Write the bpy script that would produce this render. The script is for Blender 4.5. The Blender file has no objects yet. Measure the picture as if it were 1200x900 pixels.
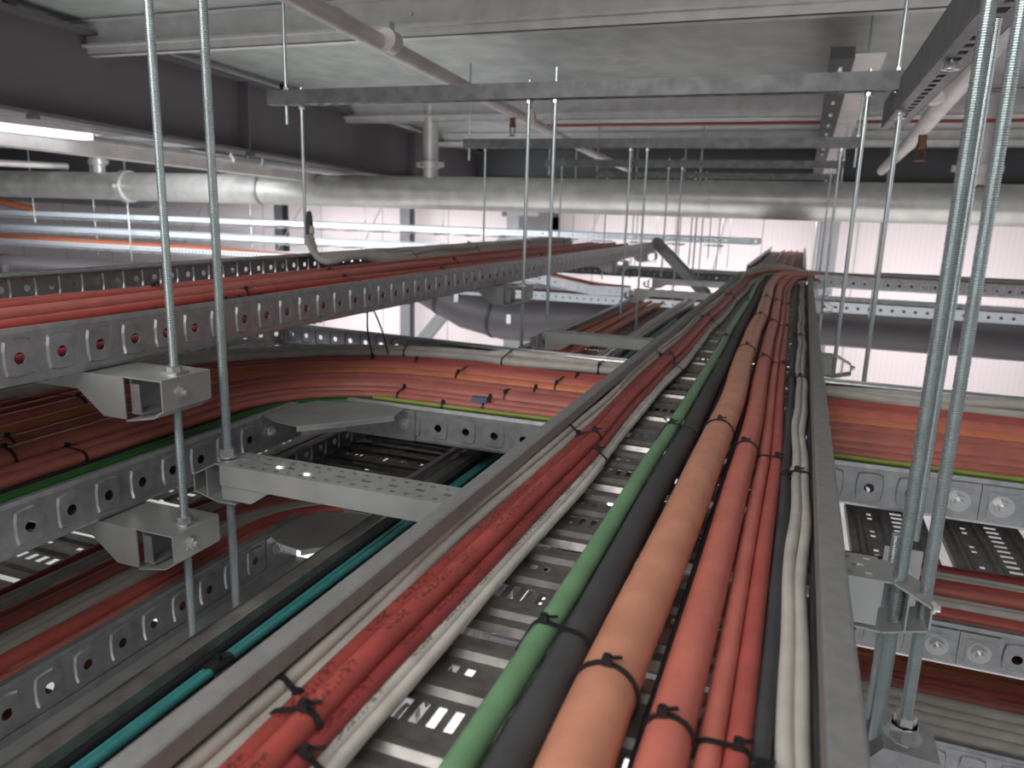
import bpy, bmesh, math, random
from mathutils import Vector, Matrix
random.seed(7)
R = math.radians
C = bpy.context.scene.collection
sc = bpy.context.scene

# ------------------------------------------------------------------ camera, world, light, exposure
F_PX = 889.0
yaw, pitch, roll = R(-20.35), R(12.74), R(-1.73)
fw = Vector((math.sin(yaw)*math.cos(pitch), math.cos(yaw)*math.cos(pitch), -math.sin(pitch)))
rt = Vector((math.cos(yaw), -math.sin(yaw), 0))
dn = fw.cross(rt)
r2 = rt*math.cos(roll)+dn*math.sin(roll)
d2 = -rt*math.sin(roll)+dn*math.cos(roll)
cam = bpy.data.cameras.new('camera'); co = bpy.data.objects.new('camera', cam); C.objects.link(co)
m = Matrix.Identity(4)
for i in range(3):
    m[i][0] = r2[i]; m[i][1] = -d2[i]; m[i][2] = -fw[i]
co.matrix_world = m
cam.sensor_width = 36; cam.lens = F_PX/1200*36
cam.clip_start = 0.01
cam.dof.use_dof = True; cam.dof.focus_distance = 0.95; cam.dof.aperture_fstop = 8.0
sc.camera = co

w = bpy.data.worlds.new('world'); sc.world = w; w.use_nodes = True
w.node_tree.nodes['Background'].inputs[0].default_value = (0.93, 0.96, 1.0, 1)
w.node_tree.nodes['Background'].inputs[1].default_value = 0.46
sc.view_settings.view_transform = 'Standard'; sc.view_settings.look = 'None'
sc.view_settings.gamma = 1; sc.view_settings.use_curve_mapping = False
sc.view_settings.exposure = 0.0

def area(name, loc, target, sx, sy, watts, col=(1, 1, 1), spread=180):
    l = bpy.data.lights.new(name, 'AREA'); l.shape = 'RECTANGLE'; l.size = sx; l.size_y = sy
    l.energy = watts; l.color = col; l.spread = R(spread)
    o = bpy.data.objects.new(name, l); C.objects.link(o); o.location = loc
    o.rotation_euler = (Vector(target)-Vector(loc)).to_track_quat('-Z', 'Y').to_euler()
    return o
area('overhead_fill', (-0.7, -0.6, 0.72), (-0.4, 1.4, -0.5), 2.2, 0.5, 30, (1, 0.97, 0.94))  # unseen soft area light, added above and behind the camera
area('right_side_fill', (2.6, 1.6, 0.5), (0.3, 1.6, -0.4), 0.4, 2.0, 11, (1, 0.97, 0.95))  # unseen area light added on the right side
area('wall_wash_fill', (-2.5, 7.9, 0.14), (-2.5, 10.2, -1.3), 11, 0.3, 88, (1, 0.95, 0.95), 100)  # unseen area light added to brighten the back wall
area('low_wall_fill', (-2.0, 7.8, -2.3), (-2.0, 10.2, -1.4), 10, 0.3, 42, (1, 0.96, 0.96))  # added below the trays, out of sight, for the lower back wall
area('left_side_fill', (-4.6, 4.6, 0.05), (-6.0, 6.6, -0.5), 0.4, 4, 45, (0.95, 0.98, 1))  # unseen area light, added to lift the pale trays at left
area('pale_tray_fill', (-5.6, 5.75, -0.30), (-5.6, 7.0, -0.42), 6.5, 0.15, 42, (0.95, 0.98, 1), 140)  # added close to the pale tray fronts, emitting away from the camera
area('floor_fill_near', (-0.2, 1.6, -1.7), (-0.2, 1.6, -3), 5, 4, 150)  # unseen area light added to whiten the floor behind the slots
area('floor_fill_far', (-1.5, 5.2, -1.7), (-1.5, 5.2, -3), 7, 2.5, 110)  # second unseen downlight, added for the floor farther back

# ------------------------------------------------------------------ materials
def mat(name, col, rough=0.5, metal=0.0, var=0.0, scale=20.0, bump=0.0, spec=0.5, var2=None):
    M = bpy.data.materials.new(name); M.use_nodes = True
    nt = M.node_tree; b = nt.nodes['Principled BSDF']
    b.inputs['Base Color'].default_value = (*col, 1); b.inputs['Roughness'].default_value = rough
    b.inputs['Metallic'].default_value = metal; b.inputs['Specular IOR Level'].default_value = spec
    if var or bump:
        tc = nt.nodes.new('ShaderNodeTexCoord'); n = nt.nodes.new('ShaderNodeTexNoise')
        n.inputs['Scale'].default_value = scale; n.inputs['Detail'].default_value = 4
        nt.links.new(tc.outputs['Object'], n.inputs['Vector'])
        if var:
            mx = nt.nodes.new('ShaderNodeMix'); mx.data_type = 'RGBA'
            c2 = var2 or tuple(min(1, c*(1+var)) for c in col); c1 = tuple(c*(1-var) for c in col)
            mx.inputs['A'].default_value = (*c1, 1); mx.inputs['B'].default_value = (*c2, 1)
            mr = nt.nodes.new('ShaderNodeMapRange'); mr.inputs[1].default_value = .35; mr.inputs[2].default_value = .65
            nt.links.new(n.outputs['Fac'], mr.inputs[0]); nt.links.new(mr.outputs[0], mx.inputs['Factor'])
            nt.links.new(mx.outputs['Result'], b.inputs['Base Color'])
        if bump:
            bp = nt.nodes.new('ShaderNodeBump'); bp.inputs['Strength'].default_value = bump; bp.inputs['Distance'].default_value = .002
            nt.links.new(n.outputs['Fac'], bp.inputs['Height']); nt.links.new(bp.outputs['Normal'], b.inputs['Normal'])
    return M
def lin(r, g, b): return tuple((c/255/12.92 if c/255 <= .04045 else ((c/255+.055)/1.055)**2.4) for c in (r, g, b))

def cable_mat(name, col, prn=False, rough=.42):
    """cable sheath; prn adds faint dark lettering-like marks in a narrow line along the cable"""
    M = mat(name, col, rough, 0, .10, 30, 0, .4)
    if prn:
        nt = M.node_tree; b = nt.nodes['Principled BSDF']
        uv = nt.nodes.new('ShaderNodeUVMap'); sep = nt.nodes.new('ShaderNodeSeparateXYZ')
        nt.links.new(uv.outputs[0], sep.inputs[0])
        mp = nt.nodes.new('ShaderNodeMapping'); mp.inputs['Scale'].default_value = (210, 16, 1)
        nt.links.new(uv.outputs[0], mp.inputs[0])
        n = nt.nodes.new('ShaderNodeTexNoise'); n.inputs['Scale'].default_value = 1.0; n.inputs['Detail'].default_value = 1
        nt.links.new(mp.outputs[0], n.inputs[0])
        mp2 = nt.nodes.new('ShaderNodeMapping'); mp2.inputs['Scale'].default_value = (22, .1, 1)
        nt.links.new(uv.outputs[0], mp2.inputs[0])
        n2 = nt.nodes.new('ShaderNodeTexNoise'); n2.inputs['Scale'].default_value = 1.0; n2.inputs['Detail'].default_value = 0
        nt.links.new(mp2.outputs[0], n2.inputs[0])
        def mth(op, a, bb):
            k = nt.nodes.new('ShaderNodeMath'); k.operation = op
            for i, v in enumerate((a, bb)):
                if isinstance(v, (int, float)): k.inputs[i].default_value = v
                elif v is not None: nt.links.new(v, k.inputs[i])
            return k.outputs[0]
        g = mth('GREATER_THAN', n.outputs['Fac'], .52); g2 = mth('GREATER_THAN', n2.outputs['Fac'], .47)
        band = mth('LESS_THAN', mth('ABSOLUTE', mth('SUBTRACT', sep.outputs[1], .25), None), .085)
        f = mth('MULTIPLY', mth('MULTIPLY', g, g2), band); f = mth('MULTIPLY', f, .62)
        src = b.inputs['Base Color'].links[0].from_socket
        mx = nt.nodes.new('ShaderNodeMix'); mx.data_type = 'RGBA'
        nt.links.new(f, mx.inputs['Factor']); nt.links.new(src, mx.inputs['A'])
        mx.inputs['B'].default_value = (.03, .015, .015, 1)
        nt.links.new(mx.outputs['Result'], b.inputs['Base Color'])
    return M

M = {}
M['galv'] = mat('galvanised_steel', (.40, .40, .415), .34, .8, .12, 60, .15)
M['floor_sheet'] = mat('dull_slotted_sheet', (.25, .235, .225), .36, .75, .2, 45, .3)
M['galv_lip'] = mat('zinc_coated_edge', (.23, .23, .232), .55, .25, .08, 90, .1)
M['strut'] = mat('weathered_backlit_zinc_channel', (.14, .143, .147), .45, .35, .22, 25, .2)  # weathered zinc, darkened further in place of backlit shade
M['rod'] = mat('zinc_plated_thread', (.50, .55, .56), .3, .85, .05, 40)
M['bolt'] = mat('zinc_bolt', (.6, .6, .6), .3, .85)
M['bracket'] = mat('bracket_steel', (.47, .48, .47), .36, .7, .08, 18, .1)
M['pipe'] = mat('galvanised_pipe', (.60, .59, .57), .38, .55, .10, 9, .15)
M['pipe_pale'] = mat('pale_pipe', (.62, .58, .57), .45, .3, .1, 9)
M['sheet'] = mat('galvanised_roof_sheet', (.40, .425, .41), .5, .5, .13, 7, .2)
M['purlin'] = mat('purlin_steel', (.58, .57, .57), .45, .4, .08, 12)
M['beam'] = mat('grey_painted_steel', lin(88, 84, 88), .6, 0, .05, 3, 0, .3)
M['dark_steel'] = mat('dark_painted_steel', lin(66, 66, 70), .55, 0, .06, 5)
M['column'] = mat('column_steel', lin(120, 122, 126), .55, .1, .06, 5)
M['duct'] = mat('dark_duct', lin(78, 74, 78), .5, .1, .08, 4)
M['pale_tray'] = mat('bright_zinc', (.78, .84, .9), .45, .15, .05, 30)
M['tie'] = mat('black_nylon', (.012, .012, .014), .45)
M['black'] = cable_mat('black_sheath', (.022, .022, .026), False, .5)
M['greyblack'] = cable_mat('charcoal_sheath', (.055, .055, .06), False, .6)
M['red'] = cable_mat('red_sheath', lin(160, 72, 66), True)
M['redp'] = cable_mat('plain_red_sheath', lin(170, 84, 77))
M['salmon'] = cable_mat('salmon_red_sheath', lin(190, 108, 96))
M['darkred'] = cable_mat('dark_red_sheath', lin(142, 60, 60), True)
M['orange'] = cable_mat('orange_sheath', lin(202, 118, 84))
M['copper'] = cable_mat('dull_orange_sheath', lin(196, 134, 110))
M['brick'] = cable_mat('brick_sheath', lin(172, 100, 90))
M['white'] = cable_mat('off_white_sheath', lin(184, 179, 173), False, .5)
M['whitep'] = cable_mat('printed_off_white_sheath', lin(184, 179, 174), True, .5)
M['green'] = cable_mat('green_sheath', lin(106, 144, 108))
M['earth'] = cable_mat('yellow_green_sheath', lin(126, 136, 58))
M['darkgreen'] = cable_mat('dark_green_sheath', lin(44, 92, 44))
M['teal'] = cable_mat('teal_sheath', lin(52, 118, 118))
M['brown'] = mat('brown_copper', lin(110, 70, 50), .5, .3)
M['redpaint'] = mat('red_paint', lin(140, 60, 62), .5)
M['tape'] = mat('blue_grey_tape', lin(84, 90, 112), .5)

def stripe_mat(name, col, period, dark, axis=0, width=.06, rib=.05):
    MM = mat(name, col, .6, 0)
    nt = MM.node_tree; b = nt.nodes['Principled BSDF']
    tc = nt.nodes.new('ShaderNodeTexCoord'); sp = nt.nodes.new('ShaderNodeSeparateXYZ'); nt.links.new(tc.outputs['Object'], sp.inputs[0])
    def mth(op, a, bb=None):
        k = nt.nodes.new('ShaderNodeMath'); k.operation = op
        for i, v in enumerate((a, bb)):
            if isinstance(v, (int, float)): k.inputs[i].default_value = v
            elif v is not None: nt.links.new(v, k.inputs[i])
        return k.outputs[0]
    x = mth('ADD', sp.outputs[axis], 50.0)
    j = mth('LESS_THAN', mth('MODULO', x, period), width*period)
    r_ = mth('MULTIPLY', mth('LESS_THAN', mth('MODULO', x, rib), rib*.18), .10)
    f = mth('MAXIMUM', mth('MULTIPLY', j, .5), r_)
    mx = nt.nodes.new('ShaderNodeMix'); mx.data_type = 'RGBA'; nt.links.new(f, mx.inputs['Factor'])
    mx.inputs['A'].default_value = (*col, 1); mx.inputs['B'].default_value = (*dark, 1)
    nt.links.new(mx.outputs['Result'], b.inputs['Base Color'])
    return MM
M['wall'] = stripe_mat('white_ribbed_wall_panel', lin(236, 226, 228), 1.1, lin(130, 124, 126), 0, .02, .06)
M['wall_y'] = stripe_mat('white_ribbed_wall_panel_side', lin(232, 226, 228), 1.1, lin(130, 124, 126), 1, .02, .06)
M['floor'] = mat('pale_floor', (.88, .87, .86), .6, 0, .03, 2)
def emis(name, col, s):
    MM = bpy.data.materials.new(name); MM.use_nodes = True; b = MM.node_tree.nodes['Principled BSDF']
    b.inputs['Emission Color'].default_value = (*col, 1); b.inputs['Emission Strength'].default_value = s
    return MM
M['lamp'] = emis('lit_tube_diffuser', (.9, .97, 1), 2.5)

# ------------------------------------------------------------------ mesh helpers
class MB:
    def __init__(s): s.v = []; s.f = []; s.uv = {}
    def add(s, vs, fs):
        o = len(s.v); s.v += [tuple(p) for p in vs]; s.f += [tuple(i+o for i in f) for f in fs]; return o
    def box(s, c, d, rot=None):
        vs = []
        for x in (-.5, .5):
            for y in (-.5, .5):
                for z in (-.5, .5):
                    p = Vector((x*d[0], y*d[1], z*d[2]))
                    if rot is not None: p = rot @ p
                    vs.append(p+Vector(c))
        s.add(vs, [(0, 1, 3, 2), (4, 6, 7, 5), (0, 4, 5, 1), (2, 3, 7, 6), (0, 2, 6, 4), (1, 5, 7, 3)]); return s
    def b2(s, x0, x1, y0, y1, z0, z1): return s.box(((x0+x1)/2, (y0+y1)/2, (z0+z1)/2), (x1-x0, y1-y0, z1-z0))
    def cyl(s, p0, p1, r, n=12, r1=None, caps=True, ph=0):
        p0 = Vector(p0); p1 = Vector(p1); d = (p1-p0).normalized()
        a = d.orthogonal().normalized()
        if abs(d.z) > .99: a = Vector((1, 0, 0))
        b = d.cross(a); r1 = r if r1 is None else r1
        vs = [p0+(a*math.cos(t)+b*math.sin(t))*r for t in [ph+2*math.pi*k/n for k in range(n)]]
        vs += [p1+(a*math.cos(t)+b*math.sin(t))*r1 for t in [ph+2*math.pi*k/n for k in range(n)]]
        fs = [(k, (k+1) % n, n+(k+1) % n, n+k) for k in range(n)]
        if caps: fs += [tuple(range(n))[::-1], tuple(range(n, 2*n))]
        s.add(vs, fs); return s
    def rings(s, prof, c, axis='z', n=12, caps=True):
        """lathe: prof = [(h, r)...] along an axis from point c"""
        vs = []; ax = {'x': (Vector((1, 0, 0)), Vector((0, 1, 0)), Vector((0, 0, 1))), 'y': (Vector((0, 1, 0)), Vector((0, 0, 1)), Vector((1, 0, 0))), 'z': (Vector((0, 0, 1)), Vector((1, 0, 0)), Vector((0, 1, 0)))}[axis]
        for h, r in prof:
            for k in range(n):
                t = 2*math.pi*k/n; vs.append(Vector(c)+ax[0]*h+(ax[1]*math.cos(t)+ax[2]*math.sin(t))*r)
        fs = []
        for i in range(len(prof)-1):
            for k in range(n): fs.append((i*n+k, i*n+(k+1) % n, (i+1)*n+(k+1) % n, (i+1)*n+k))
        if caps: fs += [tuple(range(n))[::-1], tuple(range((len(prof)-1)*n, len(prof)*n))]
        s.add(vs, fs); return s
    def tube(s, pts, r, n=12, caps=True, uv=True):
        pts = [Vector(p) for p in pts]; N = len(pts)
        up = Vector((0, 0, 1)); base = len(s.v); L = 0; lens = []
        for i, p in enumerate(pts):
            if i: L += (p-pts[i-1]).length
            lens.append(L)
            t = (pts[min(i+1, N-1)]-pts[max(i-1, 0)]).normalized()
            u = up
            if abs(t.z) > .9: u = Vector((0, 1, 0))
            a = t.cross(u).normalized(); b = a.cross(t)
            for k in range(n):
                th = 2*math.pi*k/n; s.v.append(tuple(p+(a*math.cos(th)+b*math.sin(th))*r))
        for i in range(N-1):
            for k in range(n):
                k2 = (k+1) % n
                s.uv[len(s.f)] = [(lens[i], k/n), (lens[i], (k+1)/n), (lens[i+1], (k+1)/n), (lens[i+1], k/n)]
                s.f.append((base+i*n+k, base+i*n+k2, base+(i+1)*n+k2, base+(i+1)*n+k))
        if caps:
            s.f.append(tuple(base+k for k in range(n))[::-1]); s.f.append(tuple(base+(N-1)*n+k for k in range(n)))
        return s
    def prism(s, poly, z0, z1, axis='z'):
        n = len(poly)
        def P(a, b, c): return {'z': (a, b, c), 'y': (a, c, b), 'x': (c, a, b)}[axis]
        vs = [P(a, b, z0) for a, b in poly]+[P(a, b, z1) for a, b in poly]
        s.add(vs, [tuple(range(n))[::-1], tuple(range(n, 2*n))]+[(k, (k+1) % n, n+(k+1) % n, n+k) for k in range(n)]); return s
    def mesh(s, name, material, smooth=False, merge=False, solid=None):
        me = bpy.data.meshes.new(name); me.from_pydata(s.v, [], s.f); me.materials.append(M[material] if isinstance(material, str) else material)
        if s.uv:
            ul = me.uv_layers.new(name='UVMap')
            for p in me.polygons:
                if p.index in s.uv:
                    for li, uvc in zip(p.loop_indices, s.uv[p.index]): ul.data[li].uv = uvc
        bm = bmesh.new(); bm.from_mesh(me)
        if merge: bmesh.ops.remove_doubles(bm, verts=bm.verts, dist=1e-5)
        bmesh.ops.recalc_face_normals(bm, faces=bm.faces)
        if solid: bmesh.ops.solidify(bm, geom=bm.faces, thickness=solid)
        bm.to_mesh(me); bm.free()
        if smooth:
            me.polygons.foreach_set('use_smooth', [True]*len(me.polygons))
            try: me.set_sharp_from_angle(angle=R(40))
            except Exception: pass
        return me
    def build(s, name, material, parent=None, smooth=False, loc=None, merge=False, solid=None):
        me = s.mesh(name, material, smooth, merge, solid)
        return link(name, me, parent, loc)
def link(name, me, parent=None, loc=None, rz=0):
    o = bpy.data.objects.new(name, me); C.objects.link(o)
    if parent: o.parent = parent
    if loc is not None: o.location = loc
    if rz: o.rotation_euler = (0, 0, rz)
    return o
def tag(o, label, cat, group=None, kind=None):
    o['label'] = label; o['category'] = cat
    if group: o['group'] = group
    if kind: o['kind'] = kind
    return o
def thing(name, label, cat, loc=(0, 0, 0), rz=0, group=None):
    o = bpy.data.objects.new(name, None); C.objects.link(o); o.location = loc; o.rotation_euler = (0, 0, rz)
    return tag(o, label, cat, group)
def struct(name, mb, material, **k):
    o = mb.build(name, material, **k); o['kind'] = 'structure'; return o

# ------------------------------------------------------------------ the setting
ZC = lambda y: .86-.03*(y-2.5)          # underside of the roof
YW = 10.3
mb = MB(); mb.b2(-16, 7, -5, YW+.2, -3.2, -3.0); struct('floor', mb, 'floor')
mb = MB(); mb.b2(-16, 7, YW, YW+.15, -3.0, .9); struct('wall_back', mb, 'wall')
mb = MB(); mb.b2(-16.15, -16, -5, YW+.15, -3.0, 1.1); struct('wall_left', mb, 'wall_y')
mb = MB(); mb.b2(6.5, 6.65, -5, YW+.15, -3.0, 1.1); struct('wall_right', mb, 'wall_y')
mb = MB()
ys = [-5, YW]
mb.add([(-16, ys[0], ZC(ys[0])), (6.6, ys[0], ZC(ys[0])), (6.6, ys[1], ZC(ys[1])), (-16, ys[1], ZC(ys[1]))], [(0, 1, 2, 3)])
mb.add([(-16, ys[0], ZC(ys[0])+.08), (6.6, ys[0], ZC(ys[0])+.08), (6.6, ys[1], ZC(ys[1])+.08), (-16, ys[1], ZC(ys[1])+.08)], [(0, 1, 2, 3)])
for a in range(2): pass
struct('ceiling', mb, 'sheet')
# purlins: zinc Z sections running left to right under the roof sheets
for i, (y, h, lab) in enumerate([(0.75, .15, 'nearest'), (3.0, .15, 'second'), (5.35, .13, 'third'), (7.0, .12, 'fourth'), (8.6, .12, 'farthest')]):
    z1 = ZC(y)-.003; z0 = z1-h
    p = thing('roof_purlin', 'long zinc roof purlin across the ceiling, %s from the camera' % lab, 'purlin', (-5, y, z0), 0, 'roof purlins under the sheets')
    q = MB(); q.b2(-7.5, 11.4, 0, .004, 0, h-.004); q.b2(-7.5, 11.4, -.055, 0, h-.004, h); q.b2(-7.5, 11.4, 0, .05, 0, .004); q.b2(-7.5, 11.4, .046, .05, .004, .02)
    q.build('purlin_section', 'purlin', p)
    q = MB(); q.b2(-7.5, 11.4, -.03, -.001, .035, .047); q.build('stiffener', 'purlin', p)
    q = MB()
    for x in (-3.6, -1.2, .9, 3.4, 5.6, 8): q.cyl((x, -.001, .09), (x, -.012, .09), .009, 6)
    q.build('bolts', 'bolt', p)
# big grey rafter (I section), falling gently away
def ibeam(t, p0, p1, H, W, tf, tw, material, names=('web', 'flange')):
    p0 = Vector(p0); p1 = Vector(p1); L = (p1-p0).length; d = (p1-p0).normalized()
    e = d.to_track_quat('Y', 'Z').to_matrix()
    def bx(x0, x1, z0, z1, nm, l0=0, l1=L):
        q = MB(); q.b2(x0, x1, l0, l1, z0, z1); q.v = [tuple(e @ Vector(v)+p0) for v in q.v]; return q.build(nm, material, t)
    bx(-tw/2, tw/2, tf, H-tf, names[0]); bx(-W/2, W/2, 0, tf, names[1]); bx(-W/2, W/2, H-tf, H, names[1])
    return bx
t = thing('rafter_beam', 'large dark grey painted steel rafter beam at upper left', 'beam')
bx = ibeam(t, (-3.36, .2, .445), (-3.5, 9.2, .16), .44, .17, .016, .012, 'beam')
for l in (3.9, 6.2): bx(-.08, .08, .016, .424, 'stiffener_plate', l, l+.014)
for k, l in enumerate((1.6, 2.35, 3.0, 4.3)): bx(.02, .05, .44, .52, 'purlin_cleat', l, l+.05)
for l in (1.45, 2.4, 3.9, 5.6): bx(.05, .1, -.02, 0, 'beam_clamp', l, l+.03)
t = thing('roof_tie_beam', 'dark slender roof member above the main cable tray, pale flange beside it', 'beam')
q = MB(); q.b2(.02, .10, 3.06, 8.9, .56, .60); q.v = [(x, y, z-.03*(y-3)) for x, y, z in q.v]; q.build('dark_web', 'dark_steel', t)
q = MB(); q.b2(.102, .20, 3.06, 8.9, .565, .575); q.v = [(x, y, z-.03*(y-3)) for x, y, z in q.v]; q.build('pale_flange', 'pipe_pale', t)
q = MB()
for k in range(9): q.cyl((.06, 3.2+k*.35, .56-.03*(.2+k*.35)), (.06, 3.2+k*.35, .545-.03*(.2+k*.35)), .01, 6)
q.build('bolts', 'bolt', t)
# dark girder shape standing in for the unlit eaves; rear columns
t = thing('eaves_shade_band', 'dark band standing in for the unlit eaves, across the back above the large pipe', 'beam')
q = MB(); q.b2(-16, 6.4, 8.05, 8.07, .36, .67); q.build('web', 'dark_steel', t)
q = MB(); q.b2(-16, 6.4, 7.97, 8.15, .345, .36); q.b2(-16, 6.4, 7.97, 8.15, .67, .685); q.build('flanges', 'dark_steel', t)
def column(x, y, W, D, z1, label, material='column'):
    t = thing('steel_column', label, 'column', (x, y, -3))
    q = MB(); q.b2(-W/2, W/2, -D/2, -D/2+.015, 0, z1+3); q.b2(-W/2, W/2, D/2-.015, D/2, 0, z1+3); q.build('flanges', material, t)
    q = MB(); q.b2(-.006, .006, -D/2+.015, D/2-.015, 0, z1+3); q.build('web', 'dark_steel', t)
    q = MB(); q.b2(-W/2-.05, W/2+.05, -D/2-.05, D/2+.05, 0, .02); q.build('base_plate', material, t)
    return t
t = thing('steel_column', 'grey steel column behind the dark round duct, left of centre', 'column', (-3.3, 9.3, -3))
for (y0, y1) in ((-.18, -.165), (.165, .18)):
    q = MB(); q.b2(-.22, .2, y0, y1, 0, 3.15); q.build('flange', 'column', t)
q = MB(); q.b2(.2, .35, -.18, .18, 0, 3.15); q.build('web', 'dark_steel', t)
q = MB(); q.b2(-.3, .3, -.15, .15, 2.95, 3.18); q.build('cap_plate', 'dark_steel', t)
q = MB(); q.b2(-.05, .35, -.2, .25, 2.80, 2.96); q.build('knee_plate', 'dark_steel', t)
column(.27, 9.6, .2, .2, .2, 'slim grey steel column beyond the far end of the main tray')
column(-7.3, 9.6, .14, .16, .2, 'slim grey column behind the pale trays at left', 'dark_steel')
column(-5.35, 9.9, .16, .16, .2, 'pale grey column behind the pale trays, nearer the centre', 'column')
t = thing('wall_brace', 'grey diagonal steel brace rising to the central column', 'brace')
q = MB(); a = Vector((-5.1, 9.6, -2.0)); b_ = Vector((-3.45, 9.6, -.05)); d = (b_-a).normalized(); e = d.to_track_quat('X', 'Z').to_matrix()
q.box((a+b_)/2, ((b_-a).length, .1, .16), e); q.build('brace_tube', 'column', t)
q = MB(); q.box(b_+Vector((0, -.06, -.05)), (.3, .012, .25)); q.build('gusset_plate', 'column', t)

# ------------------------------------------------------------------ big galvanised pipe with drops
t = thing('large_galvanised_pipe', 'large galvanised pipe spanning the whole width below the roof', 'pipe')
PY, PZ, PR = 5.4, .127, .123
q = MB(); q.cyl((-11, PY+.02, PZ), (-1.2, PY, PZ), PR, 40); q.build('pipe_length', 'pipe', t, True)
q = MB(); q.cyl((-1.2, PY, PZ), (5.5, PY, PZ), PR, 40); q.build('pipe_length', 'pipe', t, True)
for x in (-5.78, -1.2+.0):
    if x < -3:
        q = MB(); q.rings([(-.04, PR), (-.035, PR+.018), (.035, PR+.018), (.04, PR)], (x, PY+.01, PZ), 'x', 40, False)
        q.build('coupling', 'pipe', t, True)
        q = MB(); q.box((x, PY-PR-.03, PZ), (.05, .04, .03)); q.cyl((x-.04, PY-PR-.035, PZ), (x+.04, PY-PR-.035, PZ), .009, 8); q.build('coupling_bolt', 'bolt', t)
q = MB(); q.rings([(-.012, PR), (-.01, PR+.004), (.01, PR+.004), (.012, PR)], (-.62, PY, PZ), 'x', 40, False); q.build('weld_ring', 'pipe', t, True)
q = MB(); q.rings([(-.013, PR), (-.012, PR+.005), (.012, PR+.005), (.013, PR)], (-4.28, PY, PZ), 'x', 40, False)
q.box((-4.28, PY, PZ+PR+.03), (.03, .04, .07)); q.build('pipe_clamp_band', 'galv', t, True)
for (x, r, lab) in ((-6.1, .055, 'left'), (-2.72, .058, 'central'), (.93, .085, 'right')):
    t = thing('pipe_riser', 'short vertical riser with bolted coupling on the large pipe, %s one' % lab, 'pipe', (x, PY, PZ+PR-.01), 0, 'risers on the large pipe')
    h = .51 if x > 0 else .6 if x > -5 else .42
    q = MB(); q.cyl((0, 0, 0), (0, 0, h), r, 24); q.build('riser_pipe', 'pipe', t, True)
    q = MB(); q.rings([(.07, r), (.075, r+.02), (.12, r+.02), (.125, r)], (0, 0, 0), 'z', 24, False); q.build('coupling', 'pipe', t, True)
    for s_ in (-1, 1):
        q = MB(); q.box((s_*(r+.03), 0, .097), (.045, .03, .035)); q.cyl((s_*(r+.035), -.03, .097), (s_*(r+.035), .03, .097), .008, 8); q.build('coupling_ear', 'pipe', t)
def pipe(label, pts, r, material, fit=(), name='sprinkler_pipe', head=None):
    t = thing(name, label, 'pipe')
    q = MB(); q.tube(pts, r, 20); q.build('pipe_length', material, t, True)
    for f in fit:
        a = Vector(pts[0]).lerp(Vector(pts[-1]), f); d = (Vector(pts[-1])-Vector(pts[0])).normalized()
        q = MB(); q.cyl(a-d*.03, a+d*.03, r*1.25, 20); q.build('pipe_coupling', material, t, True)
        q = MB(); q.box(a+Vector((0, 0, r*1.3)), (.02, .03, .04)); q.build('coupling_bolt', 'bolt', t)
    if head:
        x, y, z = head
        h = MB().cyl((0, 0, 0), (0, 0, -.03), .014, 12).cyl((0, 0, -.03), (0, 0, -.045), .017, 6).build('sprinkler_head', 'brown', t, True, (x, y, z))
        h['label'] = 'brown sprinkler head'
        q = MB(); q.tube([(-.012, 0, -.045), (-.012, 0, -.07), (0, 0, -.085)], .003, 6); q.tube([(.012, 0, -.045), (.012, 0, -.07), (0, 0, -.085)], .003, 6); q.build('yoke', 'brown', h)
        q = MB(); q.cyl((0, 0, -.085), (0, 0, -.088), .018, 14); q.build('deflector', 'brown', h)
    return t
pipe('grey pipe running diagonally under the roof from top centre, above the long struts', [(-1.13, .6, .52), (-1.30, 2.3, .5), (-1.62, 6.0, .47), (-1.75, 8, .46)], .027, 'pipe_pale', (.22, .45), head=(-1.43, 3.75, .463))
pipe('pale pipe running away under the roof beside the slotted channel at upper right', [(.20, .6, .34), (.28, 1.5, .335), (.37, 3.6, .33), (.41, 5.4, .32)], .027, 'pipe_pale', (.35,), head=(.352, 3.1, .306))
pipe('thin pale pipe below the grey rafter at upper left', [(-4.2, .5, .42), (-4.5, 5, .36), (-4.7, 8.5, .3)], .035, 'pipe_pale', (.6,))
pipe('pale branch pipe low behind the left pipe riser', [(-7.6, 3.6, .30), (-6.6, 5.5, .30)], .03, 'pipe_pale', (.5,))
t = thing('red_conduit', 'thin red conduit running along the third roof purlin', 'conduit')
q = MB(); q.tube([(-1.8, 5.3, .60), (5.5, 5.3, .60)], .011, 10); q.build('conduit_tube', 'redpaint', t, True)
t = tag(MB().tube([(-1.55, 1.68, .69), (-1.545, 1.67, .62), (-1.54, 1.67, .575)], .004, 6).tube([(-1.52, 1.68, .69), (-1.525, 1.67, .62), (-1.535, 1.67, .575)], .004, 6).tube([(-1.56, 1.67, .58), (-1.535, 1.67, .57), (-1.51, 1.67, .575)], .004, 6).build('wire_hook', 'brown'), 'twisted brown wire hook hanging from the roof at the top left', 'hook')

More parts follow.
